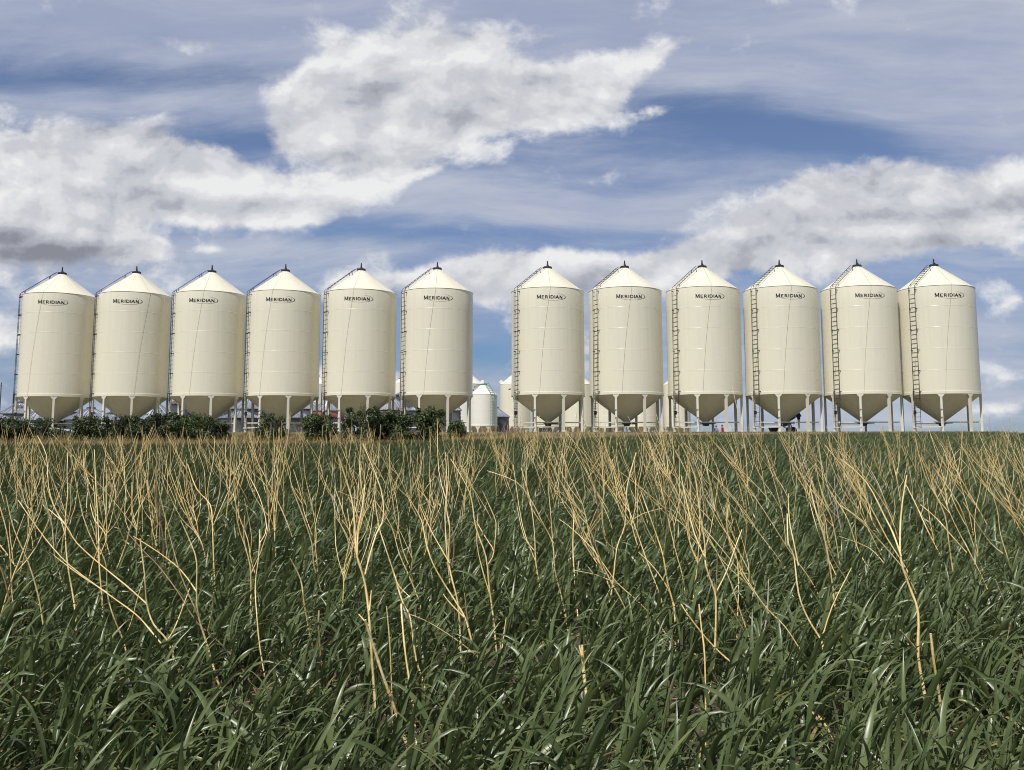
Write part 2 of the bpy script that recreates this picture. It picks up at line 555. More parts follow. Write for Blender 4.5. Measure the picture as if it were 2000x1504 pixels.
def make_ground():
    ys = list(np.arange(-40, 80, 1.0)) + list(np.arange(80, 200, 8.0)) + [240, 320, 450, 700, 1100, 1800, 3000, 5500]
    xs = [-6000, -2500, -1000, -500, -250, -150, -100] + list(np.arange(-70, 71, 2.0)) + [100, 150, 250, 500, 1000, 2500, 6000]
    vs = [(x, y, ground_z(y, x)) for y in ys for x in xs]
    nx = len(xs)
    fs = [(j * nx + i, j * nx + i + 1, (j + 1) * nx + i + 1, (j + 1) * nx + i) for j in range(len(ys) - 1) for i in range(nx - 1)]
    m = bpy.data.materials.new('soil_and_gravel')
    m.use_nodes = True
    t = m.node_tree
    q = G(t)
    b = t.nodes['Principled BSDF']
    b.inputs['Roughness'].default_value = 0.95
    tcn = q.n('ShaderNodeTexCoord')
    v = tcn.outputs['Object']
    soil = q.mix(q.step(q.noise(v, 9, 8, 0.65), 0.35, 0.65), (0.035, 0.026, 0.017), (0.105, 0.078, 0.05))
    grav = q.mix(q.step(q.noise(v, 6, 8, 0.7), 0.35, 0.65), (0.11, 0.09, 0.045), (0.20, 0.165, 0.095))
    verge = q.mix(q.step(q.noise(v, 1.5, 7, 0.65), 0.35, 0.65), (0.045, 0.048, 0.02), (0.12, 0.098, 0.048))
    sp = q.n('ShaderNodeSeparateXYZ')
    t.links.new(v, sp.inputs[0])
    yw = q.m('ADD', sp.outputs[1], q.m('MULTIPLY_ADD', q.noise(v, 0.6, 4, 0.6), 4.0, -2.0))
    c = q.mix(q.step(yw, 38, 44), soil, verge)
    c = q.mix(q.step(yw, 58.5, 60.5), c, grav)
    c = q.mix(q.step(yw, 170, 190), c, verge)
    t.links.new(c, b.inputs['Base Color'])
    bn = q.n('ShaderNodeBump')
    bn.inputs['Strength'].default_value = 0.8
    bn.inputs['Distance'].default_value = 0.03
    t.links.new(q.noise(v, 14, 8, 0.7), bn.inputs['Height'])
    t.links.new(bn.outputs[0], b.inputs['Normal'])
    o = MB().add(vs, fs, True).build('ground', m)
    tag(o, kind='structure')


make_ground()

# ------------------------------------------------------------------ the twelve cream hopper bins
RB = 2.44
ZB, ZE, ZT = 2.42, 9.42, 11.04               # hopper rim, eave, lid base above the yard
LAD = -56.5                                   # ladder bearing round the bin, degrees right of the front
BASE_Z = ground_z(67.0)


def pol(r, deg, z):
    return Vector((r * math.sin(R_(deg)), -r * math.cos(R_(deg)), z))


def wall_profile():
    p = [(RB + 0.022, ZB), (RB + 0.022, ZB + 0.17), (RB, ZB + 0.18)]
    hard = {0, 1, 2}
    for k in range(1, 5):
        z = ZB + 0.17 + k * 1.375
        i = len(p)
        p += [(RB, z - 0.016), (RB + 0.004, z - 0.006), (RB + 0.004, z + 0.006), (RB, z + 0.016)]
        hard |= {i, i + 1, i + 2, i + 3}
    p += [(RB, ZE - 0.05), (RB - 0.01, ZE)]
    return p, hard


def logo_mesh():
    """lettering and sweep, flat shapes bent round the wall"""
    k = 0.00263
    st = []

    def seg(x0, y0, x1, y1, w, n=1):
        d = Vector((x1 - x0, y1 - y0)); L = d.length
        d /= L
        nrm = Vector((-d.y, d.x)) * (w * 0.62)
        st.append([(x0 + nrm.x, y0 + nrm.y), (x0 - nrm.x, y0 - nrm.y), (x1 - nrm.x, y1 - nrm.y), (x1 + nrm.x, y1 + nrm.y)])

    def poly(pts, w):
        for a, b in zip(pts, pts[1:]): seg(*a, *b, w)

    def E(x): seg(x + 10, 0, x + 10, 75, 17); seg(x + 3, 70, x + 62, 70, 10); seg(x + 10, 38, x + 52, 38, 9); seg(x + 3, 5, x + 66, 5, 10)

    def Rr(x):
        seg(x + 10, 0, x + 10, 75, 17); poly([(x + 3, 70), (x + 40, 70), (x + 55, 64), (x + 58, 55), (x + 52, 43), (x + 40, 37), (x + 10, 37)], 11); seg(x + 32, 38, x + 66, 0, 16)
        seg(x + 1, 3, x + 21, 3, 6)

    def I(x): seg(x + 10, 0, x + 10, 75, 17); seg(x, 72, x + 20, 72, 6); seg(x, 3, x + 20, 3, 6)

    def D(x): seg(x + 10, 0, x + 10, 75, 17); poly([(x + 3, 70), (x + 45, 70), (x + 66, 60), (x + 76, 37), (x + 66, 15), (x + 45, 5), (x + 3, 5)], 12)

    def A(x): seg(x + 4, 0, x + 41, 75, 11); seg(x + 38, 75, x + 78, 0, 19); seg(x + 18, 25, x + 62, 25, 9); seg(x - 5, 3, x + 14, 3, 6); seg(x + 66, 3, x + 90, 3, 6)

    def N(x): seg(x + 10, 0, x + 10, 75, 11); seg(x + 6, 75, x + 66, 0, 18); seg(x + 66, 0, x + 66, 75, 11); seg(x, 3, x + 20, 3, 6); seg(x + 56, 72, x + 76, 72, 6)
    seg(10, 0, 10, 96, 12); seg(8, 96, 50, 8, 20); seg(50, 8, 90, 96, 12); seg(90, 0, 90, 96, 20); seg(-2, 3, 22, 3, 7); seg(76, 3, 104, 3, 7)
    E(122); Rr(208); I(300); D(340); I(438); A(468); N(566)
    off = 322
    mb = MB()
    for i, q in enumerate(st):
        r = RB + 0.007 + 0.0002 * i
        vs = []
        for x, y in q:
            t = (x - off) * k / RB
            vs.append((r * math.sin(t), -r * math.cos(t), y * k))
        mb.add(vs, [(0, 1, 2, 3)])
    # sweep: a tapering elliptical band, heavy at its right end
    sw = MB()
    cx, cy, ax, ay = 390, 42, 335, 92
    n = 44
    t0, t1 = R_(66), R_(-150)
    inn, out = [], []
    for i in range(n + 1):
        f = i / n
        a = t0 + (t1 - t0) * f
        w = 3 + 17 * math.exp(-((a - R_(-4)) / R_(26)) ** 2) + 4 * (1 if a < R_(-40) else 0) * (1 - f)
        x, y = cx + ax * math.cos(a), cy + ay * math.sin(a)
        nx_, ny_ = math.cos(a) / ax, math.sin(a) / ay
        L = math.hypot(nx_, ny_)
        out.append((x + nx_ / L * w / 2, y + ny_ / L * w / 2)); inn.append((x - nx_ / L * w / 2, y - ny_ / L * w / 2))
    r = RB + 0.005
    vs = []
    for q in (out, inn):
        for x, y in q:
            t = (x - off) * k / RB
            vs.append((r * math.sin(t), -r * math.cos(t), y * k))
    sw.add(vs, [(i, i + 1, i + n + 2, i + n + 1) for i in range(n)])
    return mb, sw


def make_bin():
    root = empty('hopper_bin', (0, 0, 0))
    p, hard = wall_profile()
    MB().lathe(p, 112, hard=hard).build('wall', M_cream, root)
    # roof: cone with faint standing joints
    mb = MB()
    mb.lathe([(RB - 0.012, ZE - 0.012), (RB + 0.02, ZE + 0.004), (RB - 0.06, ZE + 0.055), (0.30, ZT - 0.02), (0.27, ZT + 0.04)], 112, hard={1})
    for k in range(8):
        a = k * 45 + 11
        mb.bar(pol(RB - 0.05, a, ZE + 0.05), pol(0.32, a, ZT - 0.028), 0.03, 0.012)
    rf = mb.build('roof', M_cream, root)
    lid = MB()
    lid.lathe([(0.285, ZT + 0.03), (0.30, ZT + 0.03), (0.30, ZT + 0.13), (0.27, ZT + 0.16), (0.02, ZT + 0.19)], 28, hard={0, 1, 2})
    lid = lid.build('lid', M_black, root)
    sp = MB()
    sp.tube([(0, 0, ZT + 0.15), (0, 0, ZT + 0.30), (0.0, 0, ZT + 0.56)], [0.075, 0.06, 0.035], 8)
    sp.box((0.06, -0.04, ZT + 0.2), (0.05, 0.12, 0.12))
    sp.build('lid_lever', M_black, lid)
    # hopper with outlet
    mb = MB()
    mb.lathe([(0.22, 0.66), (0.22, 0.74), (RB - 0.02, ZB - 0.012), (RB + 0.02, ZB - 0.012)], 96, hard={1, 2})
    hp = mb.build('hopper', M_cream, root)
    mb = MB()
    mb.box((0, 0, 0.62), (0.62, 0.5, 0.09)); mb.box((0.42, 0, 0.62), (0.5, 0.28, 0.05)); mb.lathe([(0.19, 0.44), (0.24, 0.6)], 16)
    mb.build('slide_gate', M_greysteel, hp)
    mb = MB()
    for a, r0 in ((-58, 0.75),):
        z0 = 0.74 + (r0 - .22) * (ZB - .75) / (RB - .24)
        c = pol(r0, a, z0 - 0.02)
        d = (pol(r0 + 0.5, a, z0 + 0.5 * (ZB - .75) / (RB - .24) - 0.02) - c)
        mb.bar(c, c + d, 0.42, 0.07)
    mb.build('inspection_hatch', M_leg, hp)
    # legs with flared heads
    for k in range(8):
        a = 22.5 + 45 * k
        mb = MB()
        rl = RB - 0.075
        d = pol(1, a, 0); t = Vector((-d.y, d.x, 0))
        w = 0.069
        o = []
        for s_, z in ((w, 0.03), (w, ZB - 0.20), (0.20, ZB - 0.06), (0.20, ZB - 0.004)):
            o.append((s_, z))
        prof = [(-s_, z) for s_, z in o] + [(s_, z) for s_, z in reversed(o)]
        vs = [d * (rl + 0.085) + t * s_ + Vector((0, 0, z)) for s_, z in prof] + [d * (rl - 0.06) + t * s_ + Vector((0, 0, z)) for s_, z in prof]
        n = len(prof)
        mb.add(vs, [tuple(range(n)), tuple(range(2 * n - 1, n - 1, -1))] + [(i, i + n, (i + 1) % n + n, (i + 1) % n) for i in range(n)])
        mb.bar(d * (rl + 0.02) + Vector((0, 0, 0.0)), d * (rl + 0.02) + Vector((0, 0, 0.032)), 0.34, 0.34)
        lg = mb.build('leg', M_leg, root)
        if a == 360 - 22.5:                  # the leg carrying the gate linkage
            for z in (0.95, 1.45):
                MB().bar(d * (rl + 0.10) + Vector((0, 0, z - .02)), d * (rl + 0.10) + Vector((0, 0, z + .02)), 0.19, 0.05).build('strap', M_rope, lg)
            q = MB()
            q.tube([d * (rl + 0.12) + t * 0.03 + Vector((0, 0, 0.95)), d * (rl + 0.12) + t * 0.02 + Vector((0, 0, 0.6))], 0.016, 6)
            q.build('gate_rod', M_rope, lg)
        if a == 360 - 67.5:
            q = MB()
            c = d * (rl + 0.02) + t * 0.13 + Vector((0, 0, 1.28))
            q.box(c, (0.09, 0.16, 0.24), R_(-60))
            q.build('control_box', M_black, lg)
            q = MB()
            pts = []
            for i in range(60):
                zz = 0.7 + 1.2 * i / 59
                an = i * 0.75
                pts.append(d * (rl + 0.01 + 0.115 * math.sin(an)) + t * (0.115 * math.cos(an)) + Vector((0, 0, zz)))
            q.tube(pts, 0.007, 4)
            q.build('wound_rope', M_rope, lg)
    MB().bar(pol(RB - 0.1, -67.5, 0.655), pol(RB - 0.1, 67.5, 0.655), 0.06, 0.075).build('tie_bar', M_leg, root)
    MB().bar(pol(RB - 0.1, 157.5, 0.64), pol(RB - 0.1, -157.5, 0.64), 0.05, 0.06).build('tie_bar', M_leg, root)
    MB().bar(pol(RB + 0.03, -67.5, 0.32), pol(RB + 0.03, -22.5, 0.32), 0.07, 0.075).build('ladder_rail_support', M_leg, root)
    # ladder: two rails and rungs up the wall, then bent over along the roof
    rl = RB + 0.14
    hw = 0.215
    d = pol(1, LAD, 0); t = Vector((-d.y, d.x, 0))
    slope = (ZT - ZE) / (RB - 0.3)
    path = [(rl, 0.36), (rl, ZE - 0.02)]
    top = [(rl - 0.05, ZE + 0.10), (0.62, ZE + slope * (RB - 0.62) + 0.20), (0.36, ZT + 0.13)]
    lad = empty('ladder', (0, 0, 0))
    lad.parent = root
    for s_ in (-1, 1):
        q = MB()
        pts = [d * r + t * (hw * s_) + Vector((0, 0, z)) for r, z in path + top]
        q.tube(pts, 0.0175, 6)
        q.bar(d * rl + t * (hw * s_ * 1.06) + Vector((0, 0, 1.98)), d * rl + t * (hw * s_ * 1.06) + Vector((0, 0, 2.64)), 0.045, 0.045)
        q.build('rail', M_black, lad)
    rung_me = MB().tube([t * -hw, t * hw], 0.0135, 6).mesh('rung', M_black)

    def rung(p):
        o = bpy.data.objects.new('rung', rung_me)
        COL.objects.link(o)
        o.parent = lad
        o.location = p
    z = 0.38
    while z < ZE - 0.2:
        rung(d * rl + Vector((0, 0, z)))
        z += 0.295
    a0, a1 = Vector((top[0][0], top[0][1])), Vector((top[1][0], top[1][1]))
    for i in range(1, 10):
        p = a0.lerp(a1, i / 9.5)
        rung(d * p.x + Vector((0, 0, p.y)))
    for z in (2.62, 3.95, 5.30, 6.65, 8.0, 9.25):
        for s_ in (-1, 1):
            q = MB()
            q.bar(d * (rl + 0.02) + t * (hw * s_) + Vector((0, 0, z)), d * (RB - 0.01) + t * (hw * s_ * 1.15) + Vector((0, 0, z)), 0.035, 0.05).build('bracket', M_black, lad)
    for f in (0.12, 0.92):
        p = a0.lerp(a1, f)
        for s_ in (-1, 1):
            MB().bar(d * p.x + t * (hw * s_) + Vector((0, 0, p.y)), d * (p.x - 0.02) + t * (hw * s_ * 1.1) + Vector((0, 0, p.y - 0.2)), 0.03, 0.03).build('bracket', M_black, lad)
    # lid cord: down the roof, then slanting across the wall to a leg
    q = MB()
    pts = [pol(0.31, 2, ZT + 0.03)] + [pol(RB + 0.025 - (RB - 0.3) * (1 - f), 2, ZT - (ZT - ZE) * f + 0.025) for f in (0.3, 0.6, 0.9, 1.0)]
    for i in range(1, 13):
        f = i / 12
        pts.append(pol(RB + 0.028, 2 - 17 * f - 2 * math.sin(f * 3.1), ZE - 0.03 - (ZE - ZB) * f))
    q.tube(pts, 0.0055, 5)
    cord = q.build('lid_cord', M_rope, root)
    q = MB()
    pts = [pol(RB + 0.03, -56, 4.9), pol(RB + 0.03, -61, 3.6), pol(RB + 0.04, -66, ZB), pol(RB + 0.04, -67.5, 1.9)]
    q.tube(pts, 0.0055, 5)
    q.build('gate_cord', M_rope, root)
    lt, sw = logo_mesh()
    lo = lt.build('logo', M_decal, root, (0, 0, 0))
    lo.location = (0, 0, 8.66)
    sw.build('sweep', M_swoosh, lo)
    return root


def children(o):
    return [c for c in bpy.data.objects if c.parent == o]


def copy_tree(o, parent=None):
    c = o.copy()
    COL.objects.link(c)
    if parent: c.parent = parent
    for ch in children(o): copy_tree(ch, c)
    return c


BINS = [(114, 95.4), (260.5, 242), (409, 390.8), (554, 542), (703, 695.8), (853, 852),
        (1070, 1074), (1222, 1230), (1374.7, 1386), (1527, 1544), (1680, 1700.5), (1831.5, 1857)]
ORD = ['first', 'second', 'third', 'fourth', 'fifth', 'sixth', 'seventh', 'eighth', 'ninth', 'tenth', 'eleventh', 'twelfth']
cord_turn = [-4, 40, 4, -8, -4, 0, 0, 2, 1, 0, -2, -1]
BIN_LABEL = [
    'outermost tall cream hopper bin at the left end of the row, ladder seen in profile',
    'second tall cream hopper bin from the left end, its cord hanging right of the lettering',
    'third tall cream hopper bin from the left end, above the low dark hedge',
    'fourth tall cream hopper bin from the left end, small sparse bush at its foot',
    'fifth tall cream hopper bin from the left end, behind the tallest bushy shrub',
    'tall cream hopper bin left of the wide gap in the row',
    'tall cream hopper bin right of the wide gap, dark car beyond its legs',
    'second tall cream hopper bin right of the wide gap, pale bins beyond its legs',
    'tall cream hopper bin with two people standing beyond its legs',
    'tall cream hopper bin with a blue auger behind its hopper',
    'second tall cream hopper bin from the right end of the row',
    'outermost tall cream hopper bin at the right end of the row']
proto = make_bin()
all_bins = [proto] + [copy_tree(proto) for _ in range(11)]
BINPOS = []
for i, (o, (px, dpx)) in enumerate(zip(all_bins, BINS)):
    u = (px - 1000) / F
    Yb = 66.7 / (1 + (0.03 if u > 0 else 0.068) * u)
    c = at(px, 668, Yb)
    o.location = (c.x, Yb, BASE_Z)
    BINPOS.append((c.x, Yb))
    tag(o, BIN_LABEL[i], 'grain bin', 'tall cream hopper bins in the front row')
    beta = math.degrees(math.atan(u))
    rpx = F * RB / Yb / math.cos(R_(beta))
    psi = math.degrees(math.asin((dpx - px) / rpx)) - beta
    for ch in children(o):
        if ch.name.startswith('logo'): ch.rotation_euler = (0, 0, R_(psi))
        if ch.name.startswith('lid_cord'): ch.rotation_euler = (0, 0, R_(cord_turn[i]))

# concrete pad under each group of bins belongs to the yard
pd = MB()
for i0, i1 in ((0, 5), (6, 11)):
    a, b = BINPOS[i0], BINPOS[i1]
    rz = math.atan2(b[1] - a[1], b[0] - a[0])
    pd.box(((a[0] + b[0]) / 2, (a[1] + b[1]) / 2, BASE_Z - 0.10), (math.hypot(b[0] - a[0], b[1] - a[1]) + 5.6, 5.4, 0.22), rz)
tag(pd.build('yard_pad', M_gravel), kind='structure')

# ------------------------------------------------------------------ bins in the background


def steel_bin(px, eave_y, half, apex_y, Yb, label, roofmat=None, wallmat=None, band=None, hatch=None, cap=True):
    c = at(px, eave_y, Yb)
    r = half / F * Yb
    gz = ground_z(Yb)
    ze = c.z - gz
    za = at(px, apex_y, Yb).z - gz
    root = empty('steel_bin', (c.x, Yb, gz))
    tag(root, label, 'grain bin', 'corrugated steel bins behind the left bins')
    prof = []
    n = max(10, int(ze / 0.17))
    for i in range(n + 1):
        prof.append((r + (0.022 if i % 2 else -0.022), ze * i / n))
    MB().lathe(prof, 40, smooth=True).build('wall', wallmat or M_galvwall, root)
    mb = MB()
    mb.lathe([(r - 0.03, ze - 0.03), (r + 0.13, ze - 0.06), (r + 0.13, ze - 0.04), (0.32, za - 0.02), (0.3, za + 0.06)], 44, hard={1, 2})
    for k in range(22):
        a = 360 * k / 22 + 4
        mb.bar(pol(r + 0.10, a, ze - 0.005), pol(0.34, a, za), 0.07, 0.06)
    rf = mb.build('roof', roofmat or M_galv, root)
    if cap:
        q = MB()
        q.lathe([(0.42, za), (0.42, za + 0.10), (0.05, za + 0.22)], 20, hard={0, 1})
        q.build('cap', M_greysteel, rf)
    if hatch:
        q = MB()
        p = pol(r * 0.55, hatch, ze + (za - ze) * 0.45 + 0.12)
        q.box(p, (0.42, 0.42, 0.45), R_(hatch))
        q.build('hatch', M_rustroof, rf)
    if band:
        q = MB()
        z0, z1 = band
        q.lathe([(r + 0.03, z0), (r + 0.045, z0 + .01), (r + 0.045, z1 - .01), (r + 0.03, z1)], 40, hard={1, 2})
        q.build('painted_band', M_redband, root)
    return root


def zy(py, Yb):
    return at(1000, py, Yb).z - ground_z(Yb)


steel_bin(-28, 817, 44, 800, 96, 'steel bin cut by the left picture edge, only its roof slope showing')
steel_bin(40, 808, 38, 787, 108, 'steel bin with the highest pointed roof at the left edge, behind the first ladder', hatch=20)
steel_bin(79, 821, 40, 800, 92, 'low steel bin seen beneath the hopper of the leftmost cream bin')
steel_bin(131, 805, 38, 787, 112, 'steel bin whose roof edge shows right of the leftmost hopper')
steel_bin(177, 819.5, 48, 798, 94, 'steel bin with dark capped roof between first and second cream bins', hatch=25)
steel_bin(214, 820, 36, 809, 104, 'small low steel bin with dark cap beneath the second cream bin')
steel_bin(304, 819.5, 46, 789, 98, 'steel bin with pale broad roof between second and third cream bins')
steel_bin(356, 789, 23, 779, 112, 'taller steel bin with a rusty brown roof behind the dark hedge', roofmat=M_rustroof)
steel_bin(424, 797, 24, 780, 118, 'dark blue steel bin wall beneath the right side of the third hopper')
steel_bin(489, 799.5, 52, 774, 110, 'tall steel bin with blue-grey ribbed roof between third and fourth cream bins')
steel_bin(470, 816, 39, 802, 90, 'old low steel bin with weathered ridged roof behind the fourth ladder')
steel_bin(563, 816, 44, 795, 94, 'low steel bin beneath the right side of the fourth hopper')
steel_bin(600, 799, 34, 781, 112, 'dark steel bin with light roof just left of the red banded bin')
steel_bin(641, 802, 31, 781, 98, 'steel bin with faded red painted band under its roof', band=(zy(815.5, 98), zy(803.5, 98)))
steel_bin(764, 801, 36, 777, 104, 'steel bin with a red stripe, roof showing above the long shrubs', band=(zy(806, 104), zy(803, 104)))
steel_bin(841, 772, 69, 742, 122, 'largest dark steel bin, hidden behind the sixth cream bin')
steel_bin(811, 801, 13, 794, 99, 'tiny steel bin roof peeping under the sixth hopper, left side')
steel_bin(890, 801, 10, 795, 101, 'tiny steel bin roof peeping under the sixth hopper, right side')
steel_bin(966, 814, 28, 797, 104, 'dark steel bin with grey roof between the white bins in the gap')


def white_bin(px, eave_y, half, apex_y, Yb, rim_y, label, fan=0, ladder=None, m=None, dots=None):
    c = at(px, eave_y, Yb)
    r = half / F * Yb
    gz = ground_z(Yb)
    ze = c.z - gz
    za = at(px, apex_y, Yb).z - gz
    zb = at(px, rim_y, Yb).z - gz
    m = m or M_white
    root = empty('white_bin', (c.x, Yb, gz))
    tag(root, label, 'grain bin', 'smaller white hopper bins in the back row')
    prof = [(r + 0.02, zb), (r + 0.02, zb + 0.16), (r, zb + 0.17)]
    for k in range(1, 4):
        z = zb + (ze - zb) * k / 4
        prof += [(r, z - 0.015), (r + 0.008, z), (r, z + 0.015)]
    prof += [(r, ze)]
    MB().lathe(prof, 56, hard=set(range(len(prof)))).build('wall', m, root)
    MB().lathe([(r - 0.01, ze - 0.01), (r + 0.02, ze + 0.003), (0.32, za - 0.02), (0.28, za + 0.03)], 56, hard={1}).build('roof', m, root)
    MB().lathe([(0.2, max(0.45, zb - r * 0.85)), (r - 0.02, zb - 0.01), (r, zb - 0.01)], 48, hard={1}).build('hopper', M_cream, root)
    for k in range(8):
        a = 22.5 + 45 * k
        q = MB()
        d = pol(1, a, 0); t = Vector((-d.y, d.x, 0))
        o = [(0.07, 0.0), (0.07, zb - 0.35), (0.26, zb - 0.05), (0.26, zb)]
        pr = [(-s_, z) for s_, z in o] + [(s_, z) for s_, z in reversed(o)]
        vs = [d * (r - 0.01) + t * s_ + Vector((0, 0, z)) for s_, z in pr] + [d * (r - 0.13) + t * s_ + Vector((0, 0, z)) for s_, z in pr]
        n = len(pr)
        q.add(vs, [tuple(range(n)), tuple(range(2 * n - 1, n - 1, -1))] + [(i, i + n, (i + 1) % n + n, (i + 1) % n) for i in range(n)])
        q.build('leg', M_leg, root)
    q = MB()
    q.lathe([(0.33, za), (0.33, za + 0.10), (0.04, za + 0.16)], 20, hard={0, 1})
    q.build('lid', M_black if not ladder else M_green, root)
    if fan:
        q = MB()
        c2 = Vector((fan * (r - 0.15), -0.25, ze + 0.28))
        vs, fs = [], []
        q.tube([c2 + Vector((0, -0.14, 0)), c2 + Vector((0, -0.10, 0)), c2 + Vector((0, 0.14, 0))], [0.22, 0.26, 0.26], 18)
        q.bar(c2 + Vector((0, 0, -0.2)), c2 + Vector((-fan * 0.12, 0, -0.5)), 0.2, 0.2, (0, 1, 0))
        q.build('roof_vent', m, root)
    if dots:
        q = MB()
        for a, z, w, h in dots:
            p0 = pol(r + 0.012, a, ze - z)
            dd = pol(1, a, 0); tt = Vector((-dd.y, dd.x, 0))
            q.add([p0 - tt * w, p0 + tt * w, p0 + tt * w + Vector((0, 0, h)), p0 - tt * w + Vector((0, 0, h))], [(0, 1, 2, 3)])
        q.build('wall_marks', M_decal, root)
    if ladder:
        lad = empty('ladder', (0, 0, 0)); lad.parent = root
        d = pol(1, ladder, 0); t = Vector((-d.y, d.x, 0))
        rr = r + 0.16
        top = [(rr - 0.02, ze + 0.1), (0.45, za + 0.22)]
        for s_ in (-1, 1):
            q = MB()
            q.tube([d * a_ + t * (0.24 * s_) + Vector((0, 0, z)) for a_, z in [(rr, zb - 0.1), (rr, ze)] + top], 0.022, 6)
            q.build('rail', M_green, lad)
        q = MB()
        z = zb
        while z < ze:
            q.tube([d * rr + t * -0.24 + Vector((0, 0, z)), d * rr + t * 0.24 + Vector((0, 0, z))], 0.016, 5)
            z += 0.3
        for k in range(6):
            f = (k + .5) / 6
            a_, z = top[0][0] + (top[1][0] - top[0][0]) * f, top[0][1] + (top[1][1] - top[0][1]) * f
            q.tube([d * a_ + t * -0.24 + Vector((0, 0, z)), d * a_ + t * 0.24 + Vector((0, 0, z))], 0.016, 5)
        q.build('rungs', M_green, lad)
    return root


YW = 125
white_bin(619, 751, 22, 735, 128, 834, 'white bin showing in the slot between fourth and fifth cream bins')
white_bin(783, 748, 12, 740, 150, 834, 'far white bin showing in the slot between fifth and sixth cream bins')
white_bin(905, 751.5, 40, 722, 122, 834, 'white bin with round vent, half hidden behind the sixth cream bin', fan=1, dots=[(36, 0.45, .07, .12), (32, 0.85, .06, .14), (37, 0.9, .06, .1)])
white_bin(944.5, 771.5, 27, 752, 100, 833, 'short white bin with green ladder in the wide gap', ladder=38)
white_bin(1005.5, 751.5, 29, 731, YW, 834, 'white bin with round vent, left of the seventh cream bin', fan=-1, m=M_cream, dots=[(-22, 0.75, .09, .14), (-17, 0.7, .06, .12)])
white_bin(1067, 752, 29.5, 731, YW, 834, 'pale bin directly behind the seventh hopper, above the dark car', m=M_cream)
white_bin(1128, 752, 29.5, 731, YW, 834, 'pale bin in the slot between seventh and eighth cream bins', m=M_cream)
white_bin(1189, 752, 29.5, 731, YW, 834, 'pale bin behind the left half of the eighth hopper', m=M_cream)
white_bin(1251, 752, 29.5, 731, YW, 834, 'pale bin behind the right half of the eighth hopper', m=M_cream)
white_bin(1321, 752, 26, 733, YW, 834, 'last pale bin of the back row, behind the ninth ladder', m=M_cream)

# ------------------------------------------------------------------ dark car beyond the seventh bin, end on


def make_car():
    c = at(1064, 842, 112)
    root = empty('parked_car', (c.x, 112, ground_z(112)), R_(4))
    tag(root, 'dark car parked end-on beyond the legs of the seventh cream bin', 'car')
    M_car = mat('dark_car_paint', (0.012, 0.013, 0.018), 0.2)
    M_glass = mat('car_glass', (0.02, 0.025, 0.03), 0.06)
    M_tyre = mat('tyre_rubber', (0.02, 0.02, 0.02), 0.8)
    M_rim = mat('wheel_rim', (0.45, 0.45, 0.46), 0.35, 0.9)
    M_lampc = mat('headlamp_glass', (0.75, 0.75, 0.72), 0.12)
    sec = [(-2.15, .45, .62, .80), (-2.05, .30, .80, .84), (-1.2, .28, .96, .87), (-0.7, .28, 1.0, .87), (1.7, .28, 1.02, .87), (2.1, .32, .95, .84), (2.18, .45, .8, .8)]
    vs, fs = [], []
    for y, z0, z1, w in sec:
        vs += [(-w, y, z0), (-w - .02, y, (z0 + z1) / 2), (-w + .06, y, z1), (w - .06, y, z1), (w + .02, y, (z0 + z1) / 2), (w, y, z0)]
    for i in range(len(sec) - 1):
        for k in range(6):
            fs.append((i * 6 + k, i * 6 + (k + 1) % 6, (i + 1) * 6 + (k + 1) % 6, (i + 1) * 6 + k))
    fs += [(5, 4, 3, 2, 1, 0), tuple(range(36, 42))]
    bevel(MB().add(vs, fs).build('body', M_car, root), 0.03)
    cs = [(-1.05, .98, .80), (-0.35, 1.50, .64), (0.2, 1.57, .62), (1.5, 1.54, .62), (2.0, 1.0, .78)]
    vs, fs = [], []
    for y, z, w in cs: vs += [(-w, y, z), (w, y, z)]
    base = [(-.8, -1.05, .95), (.8, -1.05, .95), (.8, 2.0, .97), (-.8, 2.0, .97)]
    n = len(vs)
    vs += base
    for i in range(4): fs.append((2 * i, 2 * i + 1, 2 * i + 3, 2 * i + 2))
    fs += [(0, 2, 4, 6, 8, n + 3, n), (1, n + 1, n + 2, 9, 7, 5, 3), (n, n + 3, n + 2, n + 1)]
    cab = bevel(MB().add(vs, fs).build('cabin', M_car, root), 0.03)
    MB().add([(-.68, -0.99, 1.06), (.68, -0.99, 1.06), (.57, -0.40, 1.48), (-.57, -0.40, 1.48)], [(0, 1, 2, 3)]).build('windscreen', M_glass, cab, (0, -0.03, 0.01))
    for s_ in (-1, 1):
        MB().box((s_ * .60, -2.13, .70), (.30, .12, .14)).build('headlight', M_lampc, root)
        MB().box((s_ * .93, -0.75, 1.05), (.16, .12, .12)).build('wing_mirror', M_car, root)
        for y in (-1.35, 1.35):
            q = MB()
            q.tube([(s_ * .70, y, .33), (s_ * .72, y, .33), (s_ * .88, y, .33), (s_ * .90, y, .33)], [.28, .33, .33, .28], 24)
            ty = q.build('tyre', M_tyre, root)
            q = MB()
            q.tube([(s_ * .885, y, .33), (s_ * .91, y, .33)], [.2, .19], 16)
            q.build('rim', M_rim, ty)


make_car()

# ------------------------------------------------------------------ people beyond the ninth bin


def skin_mesh(name, verts, edges, rad, m, parent, root_i=0, sub=2):
    me = bpy.data.meshes.new(name)
    me.from_pydata([tuple(v) for v in verts], edges, [])
    o = bpy.data.objects.new(name, me)
    COL.objects.link(o)
    o.parent = parent
    sk = o.modifiers.new('skin', 'SKIN')
    sk.use_smooth_shade = True
    dat = me.skin_vertices[0].data
    for i, r in enumerate(rad):
        dat[i].radius = r if isinstance(r, tuple) else (r, r)
        dat[i].use_root = (i == root_i)
    if sub:
        sb = o.modifiers.new('sub', 'SUBSURF')
        sb.levels = sub; sb.render_levels = sub
    me.materials.append(m)
    return o


